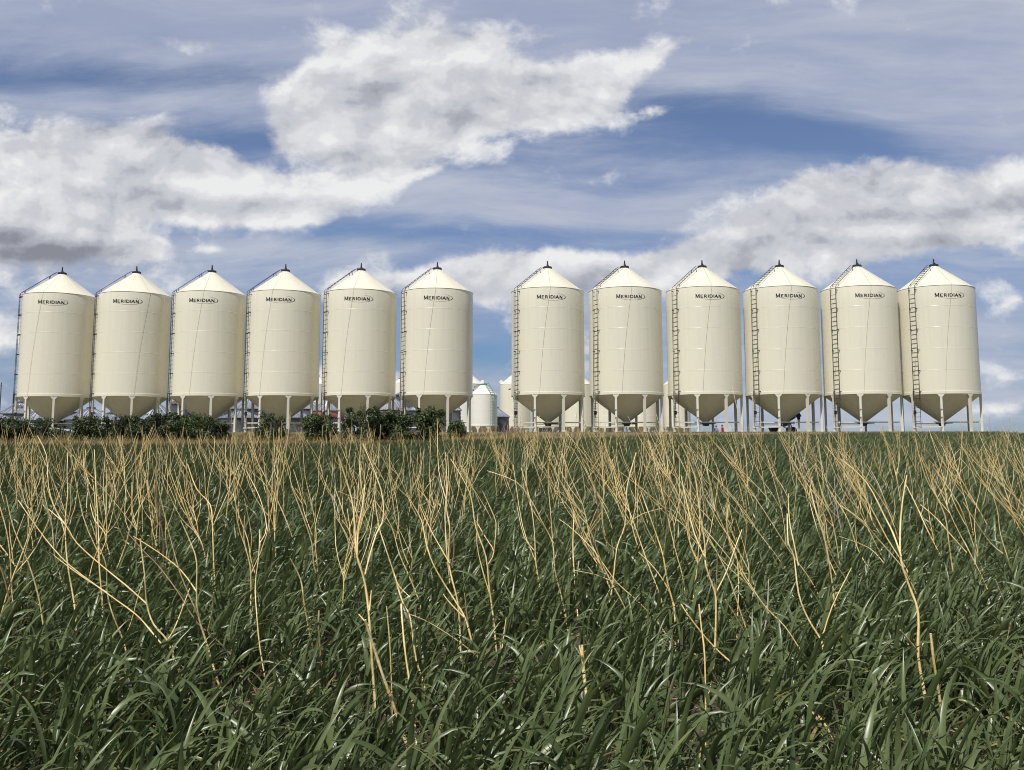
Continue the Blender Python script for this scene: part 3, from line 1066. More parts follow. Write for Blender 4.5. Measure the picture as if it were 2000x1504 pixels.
def make_person(px, Yb, height, facing, top, pants, hairc, label, arms, cap=None):
    c = at(px, 842, Yb)
    root = empty('person', (c.x, Yb, ground_z(Yb)), facing)
    tag(root, label, 'person')
    k = height / 1.75
    M_skin = mat('skin', (0.45, 0.26, 0.18), 0.5)
    P = lambda x, y, z: Vector((x * k, y * k, z * k))
    V_, E_, Rr = [], [], []

    def add(p, r, par=None):
        V_.append(p); Rr.append((r[0] * k, r[1] * k) if isinstance(r, tuple) else r * k)
        if par is not None: E_.append((par, len(V_) - 1))
        return len(V_) - 1
    pel = add(P(0, 0, .95), (.15, .11))
    w = add(P(0, 0, 1.10), (.135, .10), pel)
    ch = add(P(0, -.01, 1.30), (.165, .115), w)
    sh = add(P(0, 0, 1.42), (.13, .09), ch)
    nk = add(P(0, -.005, 1.50), .055, sh)
    jw = add(P(0, -.025, 1.565), (.062, .072), nk)
    hd = add(P(0, -.02, 1.64), (.078, .095), jw)
    ct = add(P(0, -.005, 1.71), (.068, .082), hd)
    hips = []
    for s_ in (-1, 1):
        h = add(P(s_ * .10, 0, .88), .095, pel)
        kn = add(P(s_ * .115, -.02, .49), .062, h)
        an = add(P(s_ * .12, .02, .09), .042, kn)
        add(P(s_ * .13, -.13, .04), .038, an)
        hips.append((h, kn, an))
        el_, wr = arms[0 if s_ < 0 else 1]
        s1 = add(P(s_ * .185, 0, 1.40), .062, sh)
        e1 = add(P(*el_), .045, s1)
        w1 = add(P(*wr), .03, e1)
        dirv = (Vector(wr) - Vector(el_)).normalized()
        pm = add(P(*(Vector(wr) + dirv * .06)), (.04, .022), w1)
        side = dirv.cross(Vector((0, 0, 1)))
        side = side.normalized() if side.length > 0.1 else Vector((0, 1, 0))
        for j, (off, L) in enumerate(((-.03, .065), (-.01, .078), (.01, .072), (.03, .055))):
            f1 = add(P(*(Vector(wr) + dirv * .10 + side * off)), .009, pm)
            add(P(*(Vector(wr) + dirv * (.10 + L) + side * off * 1.15 + Vector((0, -.015, 0)))), .008, f1)
        th = add(P(*(Vector(wr) + dirv * .045 + side * -.05)), .011, pm)
        add(P(*(Vector(wr) + dirv * .085 + side * -.068)), .009, th)
    body = skin_mesh('body', V_, E_, Rr, M_skin, root)
    # face
    q = MB()
    for s_ in (-1, 1):
        q.ball(P(s_ * .032, -.108, 1.655), .011 * k, 8, 6)
    q.build('eyes', mat('eye', (0.02, 0.02, 0.02), 0.2), body)
    q = MB()
    q.ball(P(0, -.118, 1.625), .016 * k, 8, 6, (.8, 1.1, 1.5))
    for s_ in (-1, 1): q.ball(P(s_ * .082, 0.0, 1.635), .03 * k, 8, 6, (.35, .7, 1.1))
    q.build('nose_and_ears', M_skin, body)
    q = MB()
    q.box(P(0, -.103, 1.585), (.04 * k, .01 * k, .008 * k))
    q.build('mouth', mat('lips', (0.3, 0.11, 0.09), 0.5), body)
    # hair
    M_h = mat('hair', hairc, 0.6)
    q = MB()
    q.ball(P(0, .012, 1.675), .094 * k, 14, 10, (.93, 1.08, 1.0))
    q.ball(P(0, .05, 1.60), .075 * k, 12, 8, (.95, .8, 1.1))
    q.build('hair', M_h, root)
    if cap:
        q = MB()
        q.ball(P(0, 0.0, 1.70), .099 * k, 14, 8, (.95, 1.08, .72))
        q.prism([(-.075 * k, 1.70 * k), (.075 * k, 1.70 * k), (.07 * k, 1.712 * k), (-.07 * k, 1.712 * k)], -.20 * k, -.05 * k)
        q.build('cap', mat('cap_cloth', cap, 0.8), root)
    # jacket over torso and arms
    jv = [P(0, 0, .90), P(0, 0, 1.10), P(0, -.01, 1.30), P(0, 0, 1.425), P(0, 0, 1.475)]
    je = [(0, 1), (1, 2), (2, 3), (3, 4)]
    jr = [(.175 * k, .135 * k), (.158 * k, .122 * k), (.185 * k, .135 * k), (.15 * k, .108 * k), (.07 * k, .07 * k)]
    for s_ in (-1, 1):
        el_, wr = arms[0 if s_ < 0 else 1]
        a = len(jv)
        jv += [P(s_ * .19, 0, 1.40), P(*el_), P(*wr)]
        je += [(3, a), (a, a + 1), (a + 1, a + 2)]
        jr += [.075 * k, .058 * k, .043 * k]
    skin_mesh('jacket', jv, je, jr, top, root)
    tv, te, tr = [P(0, 0, .95)], [], [(.16 * k, .12 * k)]
    for s_ in (-1, 1):
        a = len(tv)
        tv += [P(s_ * .10, 0, .86), P(s_ * .115, -.02, .49), P(s_ * .12, .02, .10)]
        te += [(0, a), (a, a + 1), (a + 1, a + 2)]
        tr += [.105 * k, .075 * k, .06 * k]
    skin_mesh('trousers', tv, te, tr, pants, root)
    q = MB()
    for s_ in (-1, 1): q.ball(P(s_ * .125, -.05, .045), .06 * k, 10, 8, (.8, 2.0, .75))
    q.build('shoes', M_black, root)
    return root


M_jblue = mat('blue_jacket_cloth', (0.015, 0.05, 0.26), 0.8)
M_jred = mat('red_shirt_cloth', (0.42, 0.03, 0.02), 0.8)
M_jean = mat('dark_jeans', (0.02, 0.025, 0.05), 0.85)
p1 = make_person(1398.5, 108, 1.68, R_(200), M_jblue, M_jean, (0.05, 0.03, 0.02), 'person in a blue jacket with a grey backpack, standing beyond the ninth bin',
                 [((-.26, .02, 1.14), (-.24, -.10, .93)), ((.27, .02, 1.14), (.22, -.12, .95))], cap=(0.22, 0.05, 0.035))
q = MB()
q.box((0.03, 0.20, 1.20), (.26, .15, .36))
pk = bevel(q.build('backpack', mat('grey_backpack_cloth', (0.26, 0.28, 0.36), 0.8)), 0.05, 3)
pk.location = p1.location; pk.rotation_euler = p1.rotation_euler
tag(pk, 'grey backpack worn by the person in the blue jacket', 'backpack')
make_person(1411, 107, 1.73, R_(60), M_jred, M_jean, (0.02, 0.014, 0.01), 'person in a red top, half hidden by a front leg of the ninth bin',
            [((-.25, -.02, 1.13), (-.22, -.16, .98)), ((.25, .0, 1.13), (.25, -.08, .90))])

# ------------------------------------------------------------------ augers
Ya = 71.0


def make_auger():
    a = at(1512, 843, Ya); b = at(1558.5, 811, Ya)
    root = empty('portable_auger', (a.x, Ya, ground_z(Ya)))
    tag(root, 'dark blue portable grain auger angled up under the tenth cream bin', 'auger')
    o = Vector((a.x, Ya, ground_z(Ya)))
    A = a - o; B = b - o
    A.z = max(A.z, 0.35)
    d = (B - A).normalized()
    MB().tube([A, B], 0.085, 14).build('tube', M_blue, root)
    q = MB()
    q.bar(B - d * 0.08, B + d * 0.16, 0.28, 0.34); q.tube([B + Vector((.03, 0, .0)), B + Vector((.05, 0, -.30))], [.13, .11], 12)
    bevel(q.build('drive_head', M_black, root), 0.02)
    q = MB()
    q.tube([B + Vector((.04, 0, -.28)), B + Vector((.05, 0, -.62)), B + Vector((.07, 0, -.95))], [.085, .07, .06], 12)
    q.build('spout', mat('white_canvas_spout', (0.72, 0.70, 0.66), 0.8), root)
    q = MB()
    q.prism([(A.x - .35, A.z + .12), (A.x + .3, A.z + .18), (A.x + .15, A.z - .22), (A.x - .2, A.z - .24)], A.y - .3, A.y + .3)
    q.build('intake_hopper', M_black, root)
    mid = A.lerp(B, 0.62)
    for s_ in (-1, 1):
        f = MB()
        f.bar(mid + Vector((0, s_ * .05, 0)), Vector((mid.x + .14, s_ * .5, .25)), .05, .05)
        f.bar(A.lerp(B, .3) + Vector((0, s_ * .05, 0)), Vector((mid.x + .14, s_ * .5, .27)), .04, .04)
        f.build('frame', M_blue, root)
        w = MB()
        w.tube([(mid.x + .14, s_ * .5 - .06, .25), (mid.x + .14, s_ * .5 - .05, .25), (mid.x + .14, s_ * .5 + .05, .25), (mid.x + .14, s_ * .5 + .06, .25)], [.2, .25, .25, .2], 20)
        w.build('wheel', M_black, root)
    q = MB()
    c = A.lerp(B, 0.34)
    q.box(c + Vector((.08, -.16, .10)), (.26, .22, .2))
    bevel(q.build('engine', mat('red_engine', (0.35, 0.03, 0.02), 0.4), root), 0.02)


make_auger()


def make_conveyor():
    Yc = 73.5
    a = at(36, 827.5, Yc); b = at(143, 841.5, Yc)
    root = empty('grain_conveyor', (a.x, Yc, ground_z(Yc)))
    tag(root, 'blue and white conveyor tube sloping behind the bushes under the leftmost bin', 'conveyor')
    o = Vector((a.x, Yc, ground_z(Yc)))
    A, B = a - o, b - o
    MB().bar(A, B, 0.20, 0.10).build('belt_cover', M_white, root)
    d = Vector((0, 0, -0.105))
    MB().bar(A + d, B + d, 0.24, 0.105).build('trough', M_blue, root)
    for f in (0.25, 0.8):
        p = A.lerp(B, f)
        for s_ in (-1, 1):
            MB().bar(p + Vector((0, s_ * .08, -.15)), Vector((p.x, p.y + s_ * .45, .04)), .05, .05).build('support', M_blue, root)
    q = MB()
    q.prism([(B.x - .1, B.z - .1), (B.x + .5, B.z + .02), (B.x + .5, B.z - .06), (B.x + .1, B.z - .22)], B.y - .2, B.y + .2)
    q.build('intake_hopper', M_white, root)


make_conveyor()

# pole at the left picture edge
c = at(-0.5, 800, 118)
gz = ground_z(118)
zt = at(0, 747, 118).z - gz
pr = empty('utility_pole', (c.x, 118, gz))
tag(pr, 'thin grey utility pole at the left picture edge', 'pole')
q = MB(); q.tube([(0, 0, 0), (0, 0, zt * .5), (0, 0, zt)], [.07, .065, .055], 10); q.build('shaft', M_greysteel, pr)
q = MB(); q.bar((-.55, 0, zt - .35), (.05, 0, zt - .35), .09, .1); q.build('crossarm', M_wood, pr)

# ------------------------------------------------------------------ shrubs
rng = random.Random(11)


def make_bush(px0, px1, top_y, base_y, Yb, label, density=1.0, spiky=0.0, group='dark green shrubs before the bins'):
    a, b = at(px0, base_y, Yb), at(px1, base_y, Yb)
    w = (b.x - a.x) / 2
    cx = (a.x + b.x) / 2
    gz = ground_z(Yb, cx)
    h = at((px0 + px1) / 2, top_y, Yb).z - gz
    root = empty('shrub', (cx, Yb, gz))
    tag(root, label, 'shrub', group)
    Yb_ = Yb
    dpt = min(w, 1.0) * 0.9
    lumps = []
    nl = int(14 + w * 13)
    for i in range(nl):
        x = rng.uniform(-1, 1)
        lim = math.sqrt(max(0, 1 - 0.45 * x * x))
        z = rng.uniform(0.08, 0.90 * lim)
        lumps.append((x * w * 0.84, rng.uniform(-1, 1) * dpt * 0.8, z * h, rng.uniform(.20, .38) * min(1.0, .6 + w * .25)))
    for i in range(int(3 + spiky * 6)):
        lumps.append((rng.uniform(-.8, .8) * w, rng.uniform(-.4, .4), h * rng.uniform(.82, .95), rng.uniform(.10, .18)))
    vs, fs = [], []
    for lx, ly, lz, lr in lumps:
        n = int(300 * density * (lr / .26) ** 1.6)
        for i in range(n):
            d = Vector((rng.gauss(0, 1), rng.gauss(0, 1), rng.gauss(0, 1))).normalized()
            p = Vector((lx, ly, lz)) + d * lr * (rng.random() ** 0.45) * Vector((1.15, 1.1, .95)).x
            if p.z < 0.04: continue
            s_ = rng.uniform(.034, .066)
            n1 = (d * .8 + Vector((rng.gauss(0, 1), rng.gauss(0, 1), rng.gauss(0.4, 1))) * .6).normalized()
            t1 = n1.cross(Vector((rng.gauss(0, 1), rng.gauss(0, 1), rng.gauss(0, 1)))).normalized()
            t2 = n1.cross(t1)
            k = len(vs)
            vs += [p - t1 * s_, p + t2 * s_ * .55, p + t1 * s_ * 1.1 + n1 * s_ * .2, p - t2 * s_ * .55]
            fs.append((k, k + 1, k + 2, k + 3))
    # long shoots poking out of the top
    tw = MB()
    for i in range(int(12 + 16 * w + spiky * 14)):
        x = rng.uniform(-.85, .85) * w
        bse = Vector((x * .35, rng.uniform(-.2, .2), 0))
        lim = math.sqrt(max(0.1, 1 - .6 * (x / w) ** 2))
        tip = Vector((x, rng.uniform(-.5, .5) * dpt, h * lim * rng.uniform(.75, 1.13)))
        md = bse.lerp(tip, .5) + Vector((rng.uniform(-.08, .08), 0, .1))
        tw.tube([bse, md, tip], [.018, .011, .005], 5)
        for j in range(int(26 * density)):
            f = rng.uniform(.55, 1.0)
            p = (md.lerp(tip, (f - .5) * 2)) + Vector((rng.gauss(0, .05), rng.gauss(0, .05), rng.gauss(0, .05)))
            s_ = rng.uniform(.028, .05)
            n1 = Vector((rng.gauss(0, 1), rng.gauss(0, 1) - .6, rng.gauss(0, 1) + .6)).normalized()
            t1 = n1.cross(Vector((rng.gauss(0, 1), rng.gauss(0, 1), rng.gauss(0, 1)))).normalized()
            t2 = n1.cross(t1)
            k = len(vs)
            vs += [p - t1 * s_, p + t2 * s_ * .55, p + t1 * s_ * 1.1, p - t2 * s_ * .55]
            fs.append((k, k + 1, k + 2, k + 3))
    MB().add(vs, fs).build('foliage', M_bush, root)
    tw.build('stems', M_bark, root)


make_bush(-45, 37, 815, 864, 45.0, 'dense dark shrub at the left edge of the picture', 1.3)
make_bush(30, 122, 819, 852, 49.0, 'low sparse shrub beneath the leftmost hopper', .7, .3)
make_bush(137, 205, 813, 858, 46.0, 'shrub below the ladder of the second bin, left end of the hedge', 1.0, .4)
make_bush(184, 302, 816, 858, 47.0, 'broad low dark shrub under the second hopper', 1.2, .2)
make_bush(262, 362, 807, 858, 46.5, 'shrub with raised leafy shoots below the third ladder', 1.1, .7)
make_bush(340, 424, 810, 858, 47.0, 'dark shrub under the third hopper, right end of the hedge', 1.1, .4)
make_bush(415, 447, 826, 854, 48.0, 'little shrub trailing off the right end of the hedge', .6, .1)
make_bush(503, 560, 811, 856, 47.0, 'thin open shrub with two lobes under the fourth hopper', .55, .5)
make_bush(590, 652, 809, 860, 45.0, 'upright shrub between the fourth and fifth bins', .95, .4)
make_bush(668, 742, 795, 856, 46.0, 'tall shrub with one long shoot under the fifth hopper', 1.1, 1.0)
make_bush(716, 812, 801, 856, 47.0, 'wide leafy shrub between the fifth and sixth bins', 1.2, .4)
make_bush(808, 869, 796, 858, 45.0, 'rounded dense shrub under the sixth hopper', 1.35, .2)
make_bush(879, 907, 823, 850, 51.0, 'small round shrub just left of the wide gap', .9, .1)

# dead brush beside the seventh bin
c = at(998, 846, 60)
br = empty('brush_pile', (c.x, 60, ground_z(60)))
tag(br, 'heap of grey dead branches at the left foot of the seventh bin', 'brush pile')
q = MB()
for i in range(34):
    a = Vector((rng.uniform(-.7, .5), rng.uniform(-.3, .3), rng.uniform(0, .12)))
    b = a + Vector((rng.uniform(-.1, .75), rng.uniform(-.2, .2), rng.uniform(.1, .62)))
    q.tube([a, a.lerp(b, .5) + Vector((0, 0, rng.uniform(-.06, .06))), b], [.016, .012, .006], 5)
q.build('branches', M_wood, br)

# ------------------------------------------------------------------ crop and grass (uncountable, instanced blades)
NP = np.random.default_rng(5)


def blade(vs, fs, dry, base, az, length, width, el0, bend, twist, nseg=8, fold=0.25, dryv=0.0):
    """one leaf: bends over along its azimuth, tapers to a point and twists"""
    d = Vector((math.cos(az), math.sin(az), 0))
    side0 = Vector((-d.y, d.x, 0))
    p = Vector(base)
    L = length / nseg
    k = len(vs)
    for i in range(nseg + 1):
        f = i / nseg
        ang = el0 - bend * (f ** 1.9)
        t = d * math.cos(ang) + Vector((0, 0, math.sin(ang)))
        up = -d * math.sin(ang) + Vector((0, 0, math.cos(ang)))
        tw = twist * f
        sd = side0 * math.cos(tw) + up * math.sin(tw)
        nn = up * math.cos(tw) - side0 * math.sin(tw)
        w = width * 0.5 * (0.55 + 1.5 * f if f < 0.3 else 1.0) * (1 - max(0, (f - .35) / .65) ** 1.7)
        w = max(w, 0.0004)
        vs += [p - sd * w + nn * w * fold, p.copy(), p + sd * w + nn * w * fold]
        dr = max(0.0, dryv - (1 - f)) * 1.5 if dryv < 1 else 1.0
        dry += [min(1, dr)] * 3
        p = p + t * L
    for i in range(nseg):
        a = k + i * 3
        fs += [(a, a + 1, a + 4, a + 3), (a + 1, a + 2, a + 5, a + 4)]


def tuft_mesh(name, m, builder):
    vs, fs, dry = [], [], []
    builder(vs, fs, dry)
    me = bpy.data.meshes.new(name)
    me.from_pydata([tuple(v) for v in vs], [], fs)
    me.polygons.foreach_set('use_smooth', [True] * len(fs))
    at_ = me.attributes.new('dry', 'FLOAT', 'POINT')
    at_.data.foreach_set('value', dry)
    me.materials.append(m)
    return me


def crop_builder(seed, nt_, nl, nseg, wmul):
    r = random.Random(seed)

    def f(vs, fs, dry):
        for t in range(nt_):
            bx, by = r.gauss(0, .028), r.gauss(0, .028)
            lean = Vector((r.gauss(.10, .10), r.gauss(-.01, .09), 1)).normalized()
            ht = r.uniform(.07, .16)
            # leaf sheath / stem
            k = len(vs)
            for i in range(3):
                p = Vector((bx, by, 0)) + lean * (ht * i / 2)
                for j in range(4):
                    a = j * math.pi / 2
                    rr = .0032 * (1 - .15 * i)
                    vs.append(p + Vector((rr * math.cos(a), rr * math.sin(a), 0))); dry.append(0)
            for i in range(2):
                for j in range(4):
                    j2 = (j + 1) % 4
                    fs.append((k + i * 4 + j, k + i * 4 + j2, k + (i + 1) * 4 + j2, k + (i + 1) * 4 + j))
            for l in range(nl):
                f_ = (l + .6) / nl
                b = Vector((bx, by, 0)) + lean * (ht * (0.25 + .75 * f_))
                az = r.gauss(0.0, .75) if r.random() < .78 else r.uniform(0, 6.28)
                L = r.uniform(.15, .285) * (0.75 + .45 * f_)
                top = l == nl - 1
                el0 = r.uniform(1.2, 1.52) if top else r.uniform(1.0, 1.45)
                bend = r.uniform(.4, 1.9) if top else r.uniform(.6, 2.3)
                dv = 0.0
                if l == 0 and r.random() < .45: dv = r.uniform(.3, 1.0)
                elif r.random() < .10: dv = r.uniform(.1, .3)
                blade(vs, fs, dry, b, az, L, r.uniform(.0105, .0195) * wmul, el0, bend, r.uniform(-1.6, 1.6), nseg, .28, dv)
    return f


def dry_builder(seed, n, hmin, hmax, green=False):
    r = random.Random(seed)

    def f(vs, fs, dry):
        for i in range(n):
            b = Vector((r.gauss(0, .12), r.gauss(0, .12), 0))
            blade(vs, fs, dry, b, r.gauss(.2, 1.3), r.uniform(hmin, hmax), r.uniform(.006, .012), r.uniform(1.05, 1.5), r.uniform(.1, 1.1), r.uniform(-1, 1), 4, .2)
    return f


def scatter(name, points, rots, scales, idx, meshes, parent_name):
    """one object whose geometry nodes place the tufts on its points"""
    pc = bpy.data.collections.new(parent_name)
    for i, me in enumerate(meshes):
        pc.objects.link(bpy.data.objects.new('%s_tuft_%02d' % (name, i), me))
    me = bpy.data.meshes.new(name)
    me.vertices.add(len(points))
    me.vertices.foreach_set('co', np.asarray(points, dtype=np.float32).ravel())
    a = me.attributes.new('rot', 'FLOAT_VECTOR', 'POINT'); a.data.foreach_set('vector', np.asarray(rots, dtype=np.float32).ravel())
    a = me.attributes.new('scl', 'FLOAT_VECTOR', 'POINT'); a.data.foreach_set('vector', np.asarray(scales, dtype=np.float32).ravel())
    a = me.attributes.new('idx', 'INT', 'POINT'); a.data.foreach_set('value', np.asarray(idx, dtype=np.int32))
    o = bpy.data.objects.new(name, me)
    COL.objects.link(o)
    ng = bpy.data.node_groups.new(name + '_scatter', 'GeometryNodeTree')
    ng.interface.new_socket('Geometry', in_out='INPUT', socket_type='NodeSocketGeometry')
    ng.interface.new_socket('Geometry', in_out='OUTPUT', socket_type='NodeSocketGeometry')
    N = ng.nodes
    gi, go = N.new('NodeGroupInput'), N.new('NodeGroupOutput')
    ip = N.new('GeometryNodeInstanceOnPoints')
    ci = N.new('GeometryNodeCollectionInfo')
    ci.inputs['Collection'].default_value = pc
    ci.inputs['Separate Children'].default_value = True
    ci.inputs['Reset Children'].default_value = True

    def attr(nm, ty):
        q = N.new('GeometryNodeInputNamedAttribute')
        q.data_type = ty
        q.inputs['Name'].default_value = nm
        return [s for s in q.outputs if s.enabled and s.name == 'Attribute'][0]
    L = ng.links.new
    L(gi.outputs[0], ip.inputs['Points'])
    L(ci.outputs[0], ip.inputs['Instance'])
    ip.inputs['Pick Instance'].default_value = True
    L(attr('idx', 'INT'), ip.inputs['Instance Index'])
    L(attr('rot', 'FLOAT_VECTOR'), ip.inputs['Rotation'])
    L(attr('scl', 'FLOAT_VECTOR'), ip.inputs['Scale'])
    L(ip.outputs[0], go.inputs[0])
    md = o.modifiers.new('scatter', 'NODES')
    md.node_group = ng
    return o


def crop_edge(x, y):
    t = x / max(y, 1)
    return float(np.interp(t, [-.6, -.45, -.2, 0, .25, .5, .65], [36, 37, 40, 46, 55, 58.3, 59]))


def lowfreq(x, y, s, ph):
    return (math.sin(x * s + ph) * math.cos(y * s * 1.13 + ph * 2) + math.sin(x * s * 2.1 - y * s * 1.7 + ph * 3) * .6) / 1.6


def depth_of(px, py, h):
    best, bd = 1e9, 3.0
    for d in np.arange(1.6, 45, .02):
        e = abs(at(px, py, d).z - ground_z(d) - h)
        if e < best - 1e-6: best, bd = e, d
        elif e > best + .25: break
    return float(bd)


